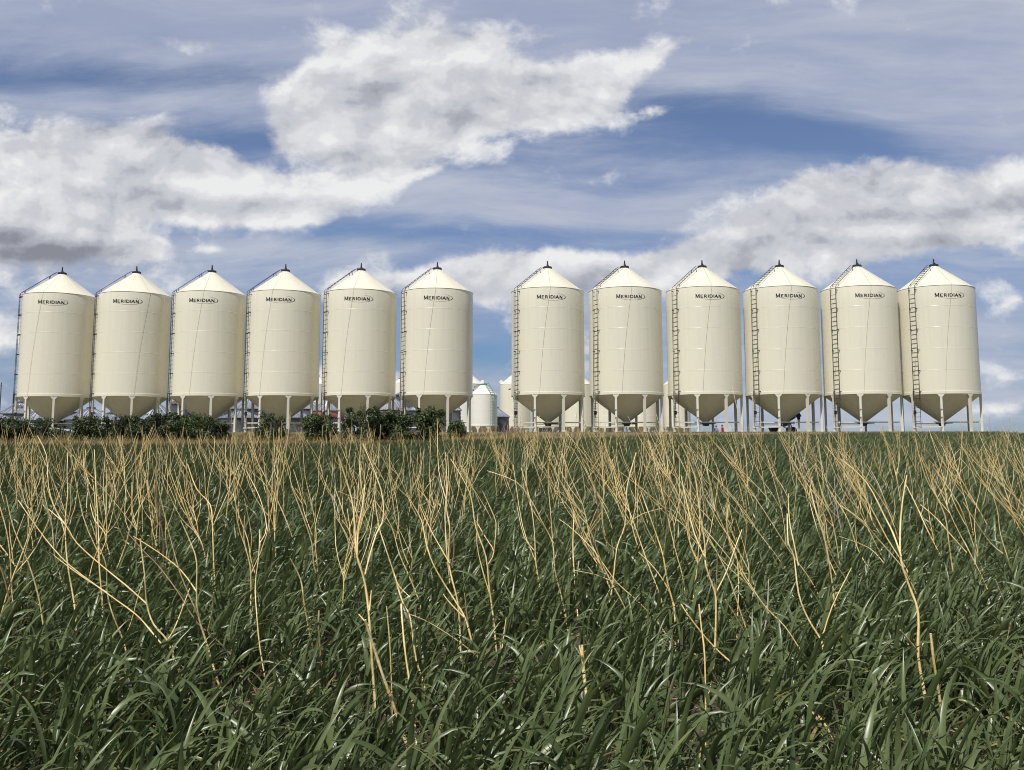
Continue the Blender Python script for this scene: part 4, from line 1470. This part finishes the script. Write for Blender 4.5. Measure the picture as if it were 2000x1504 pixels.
# traced from the photograph: (offset x of the crop it was read from), height of first point above soil, base radius (mm), material, stem, branches
ZS = 2.266
T = []
Lx, Mx, Rx = 0, 660, 1330
T += [
    (Lx, 0, 6.5, 0, [(345, 1010), (335, 830), (320, 715), (300, 600), (290, 480), (290, 380), (300, 280), (297, 190), (300, 100)], [[(290, 470), (270, 400), (235, 330), (200, 230)], [(290, 420), (245, 350), (215, 250), (205, 110), (165, 25)]], 'dry stalk below the first cream bin whose crown splits into three high stems'),
    (Lx, 0, 5.5, 0, [(578, 1150), (560, 1000), (545, 930), (500, 820), (475, 720), (470, 600), (440, 520), (400, 400)], [[(475, 720), (350, 640), (220, 540)], [(545, 930), (580, 850), (610, 740), (640, 640)]], 'slim dry stalk forking low, one long branch reaching far left'),
    (Lx, 0, 7.5, 0, [(852, 1215), (800, 1080), (765, 1000), (740, 930), (680, 860), (650, 770), (640, 640), (620, 480)], [[(745, 985), (660, 880), (600, 815), (470, 720), (310, 600), (200, 480), (80, 310)], [(650, 770), (560, 690), (450, 600), (340, 500), (290, 420), (215, 350)], [(745, 925), (780, 860), (840, 700)], [(768, 1010), (764, 955)]], 'widest spreading dry stalk, its branches sprawling far to the left'),
    (Lx, 0, 6.5, 0, [(1010, 1220), (960, 1100), (920, 960), (880, 830), (870, 720), (870, 580), (840, 490), (800, 400)], [[(880, 830), (850, 760), (800, 640), (760, 500), (720, 340), (690, 200)], [(870, 715), (800, 620), (700, 540), (590, 470)], [(920, 890), (940, 800), (945, 720)]], 'tall dry stalk with two parallel upper stems under the second bin gap'),
    (Lx, 0, 6.0, 1, [(1150, 1180), (1060, 1040), (950, 920), (870, 850), (790, 720), (700, 600), (640, 540), (560, 450)], [[(1065, 1050), (1060, 990)]], 'brown dry stalk leaning left in one long dark diagonal'),
    (Lx, 0, 5.0, 0, [(1195, 1255), (1180, 1140), (1150, 960), (1135, 800), (1130, 680), (1145, 560), (1150, 440)], [[(1150, 500), (1180, 430), (1150, 300), (1090, 180)]], 'slender upright dry stalk with a single high fork, below the fourth bin'),
    (Lx, 0, 7.0, 1, [(1490, 1230), (1450, 1110), (1425, 1040), (1410, 880), (1412, 800)], [], 'stout short brown stalk broken off straight, beside a leaning thin one'),
    (Lx, .05, 5.5, 0, [(1445, 830), (1415, 690), (1390, 600), (1380, 500), (1340, 380), (1290, 250)], [[(1390, 560), (1400, 460), (1380, 330), (1350, 200), (1340, 60)], [(1415, 690), (1400, 560), (1395, 430), (1420, 330), (1450, 200)]], 'dry stalk splitting into three tall strands below the fourth bin'),
    (Lx, .18, 5.5, 0, [(950, 680), (945, 560), (940, 420), (930, 330), (870, 260), (830, 150)], [[(940, 400), (960, 330), (975, 250), (970, 120)], [(945, 420), (975, 350), (1020, 250), (1060, 150)]], 'bright dry stalk opening into a broad fan below the third bin'),
    (Lx, .12, 6.0, 0, [(285, 730), (260, 620), (240, 540), (230, 420), (200, 300), (190, 180), (165, 50)], [], 'single tall dry stalk curving up below the first bin'),
    (Lx, .1, 7.0, 0, [(100, 665), (60, 590), (0, 510), (-60, 450)], [[(60, 590), (45, 470), (40, 400)]], 'thick pale stalk leaning out of the left picture edge'),
    (Lx, 0, 5.0, 0, [(55, 975), (58, 800), (50, 680), (45, 560), (30, 450), (0, 340)], [[(50, 690), (0, 600)], [(45, 560), (80, 450), (110, 370)]], 'thin upright stalk close to the left picture edge with crossing twigs'),
    (Lx, .1, 5.0, 0, [(1385, 960), (1370, 900), (1345, 760), (1330, 660), (1285, 570)], [], 'single bare stalk with a kinked top left of the stout brown stub'),
    (Lx, .2, 4.5, 0, [(1220, 570), (1215, 450), (1215, 330), (1240, 230)], [[(1215, 340), (1180, 250), (1120, 190)]], 'straight far stalk with one left twig below the fourth bin'),
    (Lx, .2, 5.0, 0, [(690, 500), (695, 380), (660, 290), (655, 190), (668, 60)], [[(660, 290), (690, 220), (720, 80)]], 'mid-field stalk forked like a Y below the second bin'),
    (Lx, .2, 5.0, 0, [(440, 560), (470, 470), (420, 400), (400, 330)], [[(470, 470), (500, 360), (510, 260), (470, 130)]], 'crooked stalk with an S-shaped right stem below the second bin'),
    (Lx, .2, 4.5, 0, [(380, 400), (385, 300), (390, 230), (375, 160), (380, 85)], [], 'far straight stalk standing alone below the first ladder gap'),
    (Lx, 0.05, 5.0, 0, [(365, 815), (385, 700), (410, 590), (440, 510)], [], 'short pale stalk leaning right against the crossing branches'),
    (Mx, 0, 7.5, 0, [(188, 1410), (165, 1200), (150, 1000), (140, 850), (120, 680), (85, 560), (75, 440), (60, 300), (0, 110)], [[(120, 640), (140, 560), (170, 460), (200, 390), (190, 260), (110, 60)], [(85, 560), (90, 450), (110, 330), (120, 240)], [(140, 800), (148, 710)], [(140, 870), (92, 815)]], 'tallest thick dry stalk near the front, crown spread below the fifth bin'),
    (Mx, 0, 7.5, 0, [(345, 1490), (290, 1350), (240, 1200), (200, 1090), (165, 980), (120, 840)], [], 'thick bare stalk slanting left from the front edge beside the tallest one'),
    (Mx, 0, 3.5, 0, [(245, 1420), (240, 1200), (230, 950), (215, 780)], [], 'thin wiry stalk near the front, bare to its tip'),
    (Mx, 0, 5.5, 0, [(350, 1385), (330, 1200), (300, 1000), (285, 850), (280, 770)], [], 'even straight bare stalk near the front, cut square at the top'),
    (Mx, 0, 6.0, 0, [(418, 1285), (380, 1120), (345, 1010), (320, 830), (290, 770), (250, 640), (210, 520), (180, 420), (160, 280)], [[(290, 770), (265, 700), (245, 610)], [(250, 640), (270, 690), (320, 740)]], 'long bowed stalk curving left with a short stub twig, below the sixth bin'),
    (Mx, 0, 7.0, 0, [(738, 1220), (700, 1130), (640, 1040), (600, 960), (570, 850), (540, 790), (470, 680), (420, 590), (390, 500), (370, 400), (320, 310)], [[(715, 1160), (725, 980), (745, 830)], [(615, 1000), (540, 940), (450, 880), (380, 840), (315, 815)], [(560, 830), (500, 770), (465, 725)]], 'long arching stalk with a vertical side twig rising from its foot'),
    (Mx, 0, 6.5, 0, [(570, 1160), (545, 1000), (540, 880), (530, 760), (500, 640), (490, 560), (495, 430), (480, 340), (490, 200), (485, 110)], [[(495, 590), (460, 530), (410, 440), (360, 330)], [(505, 600), (515, 520), (505, 430)]], 'tall narrow stalk rising straight below the gap beside the sixth bin'),
    (Mx, 0, 4.0, 1, [(630, 1180), (600, 1000), (575, 850), (560, 720)], [], 'thin brown stalk standing close behind the long arching one'),
    (Mx, 0, 6.5, 0, [(708, 1040), (690, 850), (670, 700), (655, 560), (610, 430), (590, 300), (555, 220), (500, 130)], [[(660, 600), (690, 540), (650, 470), (610, 400)], [(670, 720), (640, 620), (615, 500), (620, 370)], [(690, 540), (700, 430), (690, 380), (640, 270)]], 'many-branched stalk in the middle of the field below the wide gap'),
    (Mx, .05, 6.0, 0, [(1015, 870), (990, 740), (960, 620), (950, 500), (900, 400), (860, 320), (790, 230), (660, 180)], [[(955, 500), (920, 440), (850, 330), (835, 220), (840, 80)], [(950, 480), (940, 350), (930, 210), (945, 70)]], 'stalk bending left under the seventh bin with a dense bright crown'),
    (Mx, 0, 9.0, 0, [(1142, 1440), (1120, 1260), (1095, 1140), (1080, 950)], [[(1080, 1000), (1068, 955)]], 'thickest short stub with a knobbed broken top, below the eighth bin'),
    (Mx, .05, 7.5, 0, [(1492, 950), (1490, 800), (1460, 680), (1440, 560), (1415, 480), (1380, 380), (1340, 270)], [[(1440, 560), (1455, 440), (1455, 360), (1430, 230)], [(1490, 780), (1460, 700), (1400, 610), (1330, 540)]], 'sturdy stalk forked at half height below the ninth bin'),
    (Mx, .05, 5.0, 0, [(1482, 970), (1430, 870), (1340, 770), (1240, 680), (1180, 600), (1130, 530), (1040, 440), (980, 395)], [[(1240, 680), (1140, 640), (1040, 620)]], 'low stalk leaning far left across the crop below the eighth bin'),
    (Mx, .1, 5.0, 0, [(1190, 830), (1215, 690), (1235, 520), (1270, 420), (1280, 250), (1320, 100)], [[(1235, 530), (1180, 480), (1170, 350), (1150, 280)], [(1270, 420), (1350, 370), (1440, 345)]], 'stalk leaning right with a flat side twig below the eighth bin'),
    (Mx, 0, 4.5, 1, [(1455, 1400), (1465, 1200), (1465, 1110)], [], 'short dark stub half sunk in the crop below the ninth bin'),
    (Mx, .12, 5.5, 0, [(338, 720), (325, 630), (290, 540), (270, 460), (250, 360), (230, 200), (228, 60)], [[(270, 460), (200, 400), (130, 330), (0, 270)]], 'stalk with one long straight twig stretching left below the sixth bin'),
    (Mx, .1, 6.0, 0, [(1055, 740), (1045, 620), (1040, 500), (1045, 370)], [[(1040, 600), (1000, 520), (960, 450), (900, 330)]], 'upright stalk with a left branch below the seventh bin lettering'),
    (Mx, .1, 5.5, 2, [(1052, 720), (1060, 640), (1066, 580)], [], 'greyed short stub beside the upright stalk below the seventh bin'),
    (Rx, 0, 4.5, 0, [(108, 1500), (110, 1280), (105, 1000), (90, 870), (80, 770)], [], 'thin bare stalk near the front below the ninth bin'),
    (Rx, 0, 6.5, 0, [(112, 1290), (130, 1120), (148, 1010), (155, 800), (150, 720), (110, 600), (105, 500), (80, 340), (60, 200), (0, 60)], [[(155, 720), (160, 620), (160, 530)], [(152, 725), (200, 630), (240, 520), (270, 440)], [(105, 560), (60, 460), (30, 340), (0, 200)]], 'tall stalk with a three-way fork below the ninth bin'),
    (Rx, 0, 7.0, 0, [(700, 1395), (620, 1280), (540, 1220), (420, 1170), (310, 1090), (200, 1010), (110, 920), (40, 830), (0, 770)], [[(440, 1178), (415, 1140), (390, 1110)]], 'fallen long stalk lying low to the left below the tenth bin'),
    (Rx, 0, 7.0, 0, [(665, 1260), (640, 1120), (630, 980), (620, 930), (560, 830), (520, 720), (500, 560), (475, 500), (470, 370)], [[(632, 1112), (540, 990), (460, 870), (380, 790), (310, 690), (240, 560), (205, 450), (205, 300)], [(622, 930), (670, 780), (755, 610)], [(520, 600), (500, 500), (480, 400), (475, 280)]], 'boldly forked stalk below the tenth bin with wide V branches'),
    (Rx, 0, 8.0, 0, [(1098, 1400), (1080, 1180), (1050, 1000), (1050, 810), (1010, 690), (975, 580), (970, 450), (980, 320), (1000, 200)], [[(1045, 975), (1000, 920), (970, 885)], [(975, 560), (940, 460), (900, 380), (820, 230), (710, 130)]], 'thick stalk kinked at mid-height below the twelfth bin ladder'),
    (Rx, 0, 7.5, 0, [(1178, 1410), (1150, 1220), (1120, 1030), (1105, 900)], [], 'smooth bare stub standing right of the thick kinked stalk'),
    (Rx, .05, 6.0, 0, [(718, 930), (685, 800), (670, 680), (640, 500), (600, 370), (570, 250)], [[(685, 640), (640, 540), (600, 430), (570, 320)], [(745, 680), (690, 600), (650, 520)]], 'stalk with nearly parallel upper stems below the eleventh bin'),
    (Rx, 0, 5.5, 2, [(350, 1090), (350, 960), (380, 830), (388, 660)], [], 'greyed stub with a frayed pale top below the tenth bin'),
    (Rx, .1, 4.5, 0, [(300, 925), (250, 840), (195, 750)], [], 'short bare stalk tilting left between the ninth and tenth bins'),
    (Rx, 0, 4.0, 1, [(1428, 1200), (1432, 1050), (1440, 950), (1460, 850)], [], 'thin brown wavering stalk at the right picture edge'),
    (Rx, .1, 6.0, 0, [(1175, 610), (1120, 500), (1080, 420), (1040, 330), (990, 230)], [[(1120, 490), (1100, 390), (1090, 300)]], 'stalk sweeping left below the twelfth bin, mid-field'),
    (Rx, .05, 6.5, 2, [(1500, 910), (1470, 850), (1430, 760), (1390, 660)], [], 'weathered grey stalk leaning left near the right edge'),
    (Rx, .1, 5.5, 0, [(1360, 680), (1320, 580), (1270, 440), (1230, 330), (1130, 180)], [[(1320, 580), (1300, 440), (1310, 330), (1340, 410)], [(1270, 440), (1200, 300), (1190, 200)]], 'thicket-like stalk of many crossing twigs under the right end bin'),
    (Rx, .1, 5.5, 0, [(1350, 650), (1280, 560), (1200, 470), (1130, 390), (1060, 330)], [], 'straight stalk lying diagonally left under the right end bin'),
    (Rx, .1, 5.0, 0, [(1080, 810), (1000, 640), (940, 560), (870, 480), (800, 400), (700, 330)], [[(900, 590), (830, 520), (700, 470)]], 'long low diagonal stalk below the eleventh and twelfth bins'),
    (Rx, .1, 5.0, 0, [(895, 670), (830, 610), (780, 520), (740, 400), (700, 330), (640, 240)], [[(780, 520), (770, 400), (780, 300), (770, 230)]], 'leaning stalk with an upright twin below the eleventh bin'),
    (Rx, .12, 5.0, 0, [(1518, 640), (1440, 560), (1370, 500), (1300, 400), (1250, 320)], [], 'diagonal stalk entering from the right picture edge'),
    (Rx, .1, 4.5, 0, [(250, 840), (255, 680), (245, 560), (205, 450), (210, 330)], [], 'fine wavy stalk between the ninth and tenth bins'),
    (Rx, .15, 4.5, 2, [(332, 410), (334, 350), (332, 295)], [], 'pale short peg standing mid-field below the tenth bin'),
    (Rx, 0, 6.0, 1, [(718, 1350), (730, 1290), (738, 1240)], [], 'short brown peg at the front, right of the boldly forked stalk'),
    (Rx, 0, 4.5, 1, [(940, 1210), (945, 1140), (930, 1075)], [], 'small dark peg with a knob, below the twelfth bin'),
]
FEET = []
for ox_, h_, r_, m_, st_, b_, l_ in T:
    fx, fy = ox_ + st_[0][0] / ZS, 840 + st_[0][1] / ZS
    fd = depth_of(fx, fy, h_)
    if fd < 7.5: FEET.append((at(fx, fy, fd).x, fd))
FEET = np.array(FEET)

near = [tuft_mesh('crop_near_%d' % i, M_crop, crop_builder(100 + i, 4, 4, 10, 1.0)) for i in range(14)]
far = [tuft_mesh('crop_far_%d' % i, M_crop, crop_builder(200 + i, 5, 4, 5, 1.25)) for i in range(10)]
pts, rots, scl, idx = [], [], [], []
y = 0.9
while y < 57:
    sp = 0.115 if y < 8 else (0.14 if y < 16 else (0.17 if y < 30 else 0.21))
    hw = y * 0.60 + 1.6
    n = int(2 * hw / sp)
    xs = -hw + (np.arange(n) + NP.uniform(0, 1, n)) * sp
    yj = y + NP.normal(0, sp * .33, n)
    for x, yv in zip(xs, yj):
        if yv > crop_edge(x, yv) + NP.uniform(-.5, .5): continue
        lf = lowfreq(x, yv, 2.9, .7)
        if lf < -.42 and yv > 3.6 and NP.random() < .6: continue
        if yv < 7.6 and yv > 2.3:
            dy = FEET[:, 1] - yv
            dx = np.abs(FEET[:, 0] * yv / FEET[:, 1] - x)
            if np.any((dy > -.06) & (dy < .42) & (dx < .065)) and NP.random() < .8: continue
        s_ = NP.uniform(.78, 1.06) * (1.05 if yv < 4 else 1.0) * (1 + .10 * lowfreq(x, yv, 1.1, 2.0))
        pts.append((x, yv, ground_z(yv, x) - .005))
        rots.append((NP.normal(0, .07), NP.normal(0.03, .07), NP.normal(0, .5)))
        scl.append((s_ * NP.uniform(.95, 1.1), s_ * NP.uniform(.95, 1.1), s_ * 1.0))
        idx.append(int(NP.integers(0, 14)) if yv < 13 else 14 + int(NP.integers(0, 10)))
    y += sp
crop = scatter('cereal_crop', pts, rots, scl, idx, near + far, 'crop_tufts')
tag(crop, 'knee-high blue-green cereal crop covering the whole field', 'crop', kind='stuff')
print('crop tufts', len(pts))

# dry verge between field and yard
dm = [tuft_mesh('verge_%d' % i, M_dry, dry_builder(300 + i, 26, .16, .46)) for i in range(8)]
wm = [tuft_mesh('weed_%d' % i, M_weed, dry_builder(340 + i, 26, .12, .34)) for i in range(4)]
pts, rots, scl, idx = [], [], [], []
y = 34.0
while y < 63:
    sp = 0.24
    hw = y * 0.60 + 2
    n = int(2 * hw / sp)
    xs = -hw + (np.arange(n) + NP.uniform(0, 1, n)) * sp
    for x in xs:
        yv = y + NP.normal(0, .1)
        e = crop_edge(x, yv)
        if yv < e - .9: continue
        if yv > 60.8 + lowfreq(x, yv, .6, 1.): continue
        if yv > e + 2.5 and NP.random() < .30: continue
        s_ = NP.uniform(.5, 1.0) * (1.0 if yv < 50 else .6) * (1.0 if x / yv < 0.02 else .72)
        if NP.random() < .10: s_ *= 1.7
        if x / yv > .08 and yv < 50 and NP.random() < .35: continue
        pts.append((x, yv, ground_z(yv, x) - .01))
        rots.append((NP.normal(0, .1), NP.normal(.12, .1), NP.uniform(-1, 1)))
        scl.append((s_, s_, s_ * NP.uniform(.8, 1.2)))
        gfrac = .22 if yv < e + 2.5 else .60
        idx.append(8 + int(NP.integers(0, 4)) if NP.random() < gfrac + .25 * lowfreq(x, yv, .5, 3.) else int(NP.integers(0, 8)))
    y += sp
verge = scatter('dry_grass', pts, rots, scl, idx, dm + wm, 'verge_tufts')
tag(verge, 'tan dry grass and weeds along the far edge of the field', 'grass', kind='stuff')

# straw lying on the soil
vs, fs = [], []
q = MB()
for i in range(5200):
    yv = 1.6 + 9.5 * (NP.random() ** 1.4)
    x = NP.uniform(-1, 1) * (yv * .58 + .6)
    z = ground_z(yv, x) + NP.uniform(.002, .022)
    a = NP.uniform(0, 6.28)
    L = NP.uniform(.015, .11) if NP.random() < .9 else NP.uniform(.15, .4)
    d = Vector((math.cos(a), math.sin(a), NP.normal(0, .08))) * (L / 2)
    w = NP.uniform(.0012, .0032)
    p = Vector((x, yv, z))
    q.bar(p - d, p + d, w * 1.6, w)
lit_ = q.build('straw_litter', M_straw)
tag(lit_, 'broken straw lying on the soil between the crop plants', 'straw', kind='stuff')

# ------------------------------------------------------------------ dry stubble stalks
SR = random.Random(77)


def smooth_path(pts, sub=3):
    """Catmull-Rom through the points"""
    out = []
    n = len(pts)
    for i in range(n - 1):
        p0, p1, p2, p3 = pts[max(i - 1, 0)], pts[i], pts[i + 1], pts[min(i + 2, n - 1)]
        for k in range(sub):
            t = k / sub
            out.append(0.5 * ((2 * p1) + (p2 - p0) * t + (2 * p0 - 5 * p1 + 4 * p2 - p3) * t * t + (3 * p1 - p0 - 3 * p2 + p3) * t ** 3))
    out.append(pts[-1])
    return out


def stem(mb, pts, r0, r1, n=6, knots=True):
    path = smooth_path(pts, 3)
    m = len(path)
    rad = [r0 + (r1 - r0) * (i / (m - 1)) ** .8 for i in range(m)]
    if knots:
        for i in range(3, m - 1, 4): rad[i] *= 1.18
    mb.tube(path, rad, n)


SM = [M_stalk, M_stalk_brown, M_stalk_grey]
STALK_POS = []      # (object, base px, depth, label or None, number of branches, height)
UNNAMED = []


def link_stalk(mb, origin, m, name='dry_stalk'):
    o = mb.build(name, m)
    o.location = origin
    return o


for ox, h0, rmm, mi, main, brs, lab in T:
    zx = lambda p: (ox + p[0] / ZS, 840 + p[1] / ZS)
    bx, by = zx(main[0])
    d0 = depth_of(bx, by, h0)
    b0 = at(bx, by, d0)
    org = Vector((b0.x, d0, ground_z(d0, b0.x)))
    sl = SR.uniform(-.06, .16)               # stems lean a little away from or towards the viewer
    npt = len(main)
    P3 = []
    for i, p in enumerate(main):
        dd = d0 * (1 + (sl * .5) * (i / npt) + SR.uniform(-.004, .004))
        P3.append(at(*zx(p), dd) - org)
    if h0 > 0:
        dirn = (P3[1] - P3[0]).normalized()
        P3 = [P3[0] - dirn * min(h0 / max(dirn.z, .4), .4)] + P3
    P3[0].z = min(P3[0].z, -0.01)
    mb = MB()
    scale_r = rmm / 1000 * .74
    stem(mb, P3, scale_r, scale_r * (.42 if len(main) > 6 else .75))
    for b in brs:
        q0 = zx(b[0])
        # join the branch to the nearest point of the stem
        best = min(range(len(P3) - 1), key=lambda i: (at(*q0, d0) - org - P3[i]).length)
        j = P3[best]
        dd0 = (j + org).y
        j3 = at(*q0, dd0) - org
        sl2 = SR.uniform(-.10, .14)
        pb = [j3] + [at(*zx(p), dd0 * (1 + sl2 * (i + 1) / len(b) * .6)) - org for i, p in enumerate(b[1:])]
        stem(mb, pb, scale_r * .62, scale_r * .34)
    o = link_stalk(mb, org, SM[mi])
    tag(o, lab, 'stalk', 'dry stubble stalks standing in the crop')
    STALK_POS.append((bx, d0))


def random_stalk(mb, r, org=None, n=5, lean=None):
    """branching dried stem, leaning left and away like its neighbours"""
    h = r.uniform(.62, 1.06)
    lean = r.gauss(-.20, .20) if lean is None else r.gauss(lean, .24)
    ly = r.gauss(.05, .13)
    r0 = r.uniform(.0034, .0056)
    npt = 6
    P = [Vector((0, 0, -.01))]
    x = y_ = 0.0
    for i in range(1, npt):
        f = i / (npt - 1)
        x = lean * h * f ** 1.25 + r.gauss(0, .009)
        y_ = ly * h * f ** 1.2 + r.gauss(0, .009)
        P.append(Vector((x, y_, h * f)))
    if org is not None: P = [p + org for p in P]
    stem(mb, P, r0, r0 * .45, n)
    nb = r.choice([0, 1, 2, 2, 3, 3, 4])
    for b in range(nb):
        i = r.choice([2, 2, 3, 3])
        a = P[i].lerp(P[i + 1], r.random() * .7)
        L = r.uniform(.24, .56)
        side = r.choice([-1, 1])
        az = r.uniform(-.9, .9)
        d = Vector((side * math.cos(az) * r.uniform(.15, .62) + lean * .7, math.sin(az) * .5 + ly, 1.0)).normalized()
        c1 = a + d * L * .4 + Vector((side * .012, 0, -.01))
        c2 = a + d * L + Vector((-side * .025, 0, .05 * L))
        stem(mb, [a, c1, c2], r0 * .6, r0 * .32, n)
        if r.random() < .5:
            e = c1 + Vector((-side * r.uniform(.04, .12), r.uniform(-.05, .05), r.uniform(.10, .22)))
            stem(mb, [c1, c1.lerp(e, .5) + Vector((0, 0, .01)), e], r0 * .42, r0 * .28, n)
    return h, nb


# positions of the unnamed stalks: clustered, nearer ones become things of their own
cands = []
for i in range(9000):
    yv = math.sqrt(SR.uniform(4.6 ** 2, 51.0 ** 2))
    x = SR.uniform(-1, 1) * (yv * .57 + .8)
    if yv > crop_edge(x, yv) - 1: continue
    t = x / yv
    dens = .75 + .5 * lowfreq(x, yv, .8, 1.3) + (.30 if .12 < t < .5 and 6 < yv < 14 else 0) + (.12 if t < .05 else 0)
    keep = dens * (1.0 if yv < 12 else (.42 if yv < 17 else .08))
    if SR.random() < keep * .62 * (1.0 if yv > 9 else 1.35): cands.append((yv, x))
cands.sort()
n_things = 300 - len(T)
print('stalks', len(T), len(cands))
for yv, x in cands[:n_things]:
    mb = MB()
    h, nb = random_stalk(mb, SR, None, 5, -.34 if x / yv > .08 else -.14)
    org = Vector((x, yv, ground_z(yv, x)))
    mi = SR.choices([0, 1, 2], [.92, .05, .03])[0]
    o = link_stalk(mb, org, SM[mi])
    px = 1000 + F * x / yv
    UNNAMED.append((o, px, yv, h, nb, mi))
rest = MB()
for yv, x in cands[n_things:]:
    random_stalk(rest, SR, Vector((x, yv, ground_z(yv, x))), 4, -.30 if x / yv > .08 else -.14)
tag(rest.build('far_stubble', M_stalk), 'thin dry stubble standing in the far part of the crop', 'stubble', kind='stuff')

# a label for each unnamed stalk: its look, the bin it stands before, and its turn counted from the viewer
NUM = ['nearest', 'second nearest', 'third nearest', 'fourth nearest', 'fifth nearest', 'sixth nearest', 'seventh nearest', 'eighth nearest', 'ninth nearest', 'tenth nearest']
TEN = ['eleventh', 'twelfth', 'thirteenth', 'fourteenth', 'fifteenth', 'sixteenth', 'seventeenth', 'eighteenth', 'nineteenth', 'twentieth', 'twenty-first', 'twenty-second', 'twenty-third',
       'twenty-fourth', 'twenty-fifth', 'twenty-sixth', 'twenty-seventh', 'twenty-eighth', 'twenty-ninth', 'thirtieth']
NUM += [t + ' nearest' for t in TEN]
LOOK = ['bare', 'once-forked', 'twice-forked', 'thrice-forked', 'bushy']
TONE = ['straw-yellow', 'brown', 'greyed']
cols = {}
for rec in UNNAMED:
    i = min(range(12), key=lambda k: abs(BINS[k][0] - rec[1]))
    kind = '%s %s %s' % ('tall' if rec[3] > .92 else ('short' if rec[3] < .74 else 'middling'), LOOK[rec[4]], TONE[rec[5]])
    cols.setdefault((i, kind), []).append(rec)
for (i, kind), recs in cols.items():
    recs.sort(key=lambda q_: q_[2])
    for k, rec in enumerate(recs):
        if len(recs) == 1:
            lab = 'the only %s dry stalk mid-field before the %s cream bin from the left' % (kind, ORD[i])
        else:
            lab = '%s dry stalk before the %s cream bin, %s of its like' % (kind, ORD[i], NUM[k])
        tag(rec[0], lab, 'stalk', 'dry stubble stalks standing in the crop')
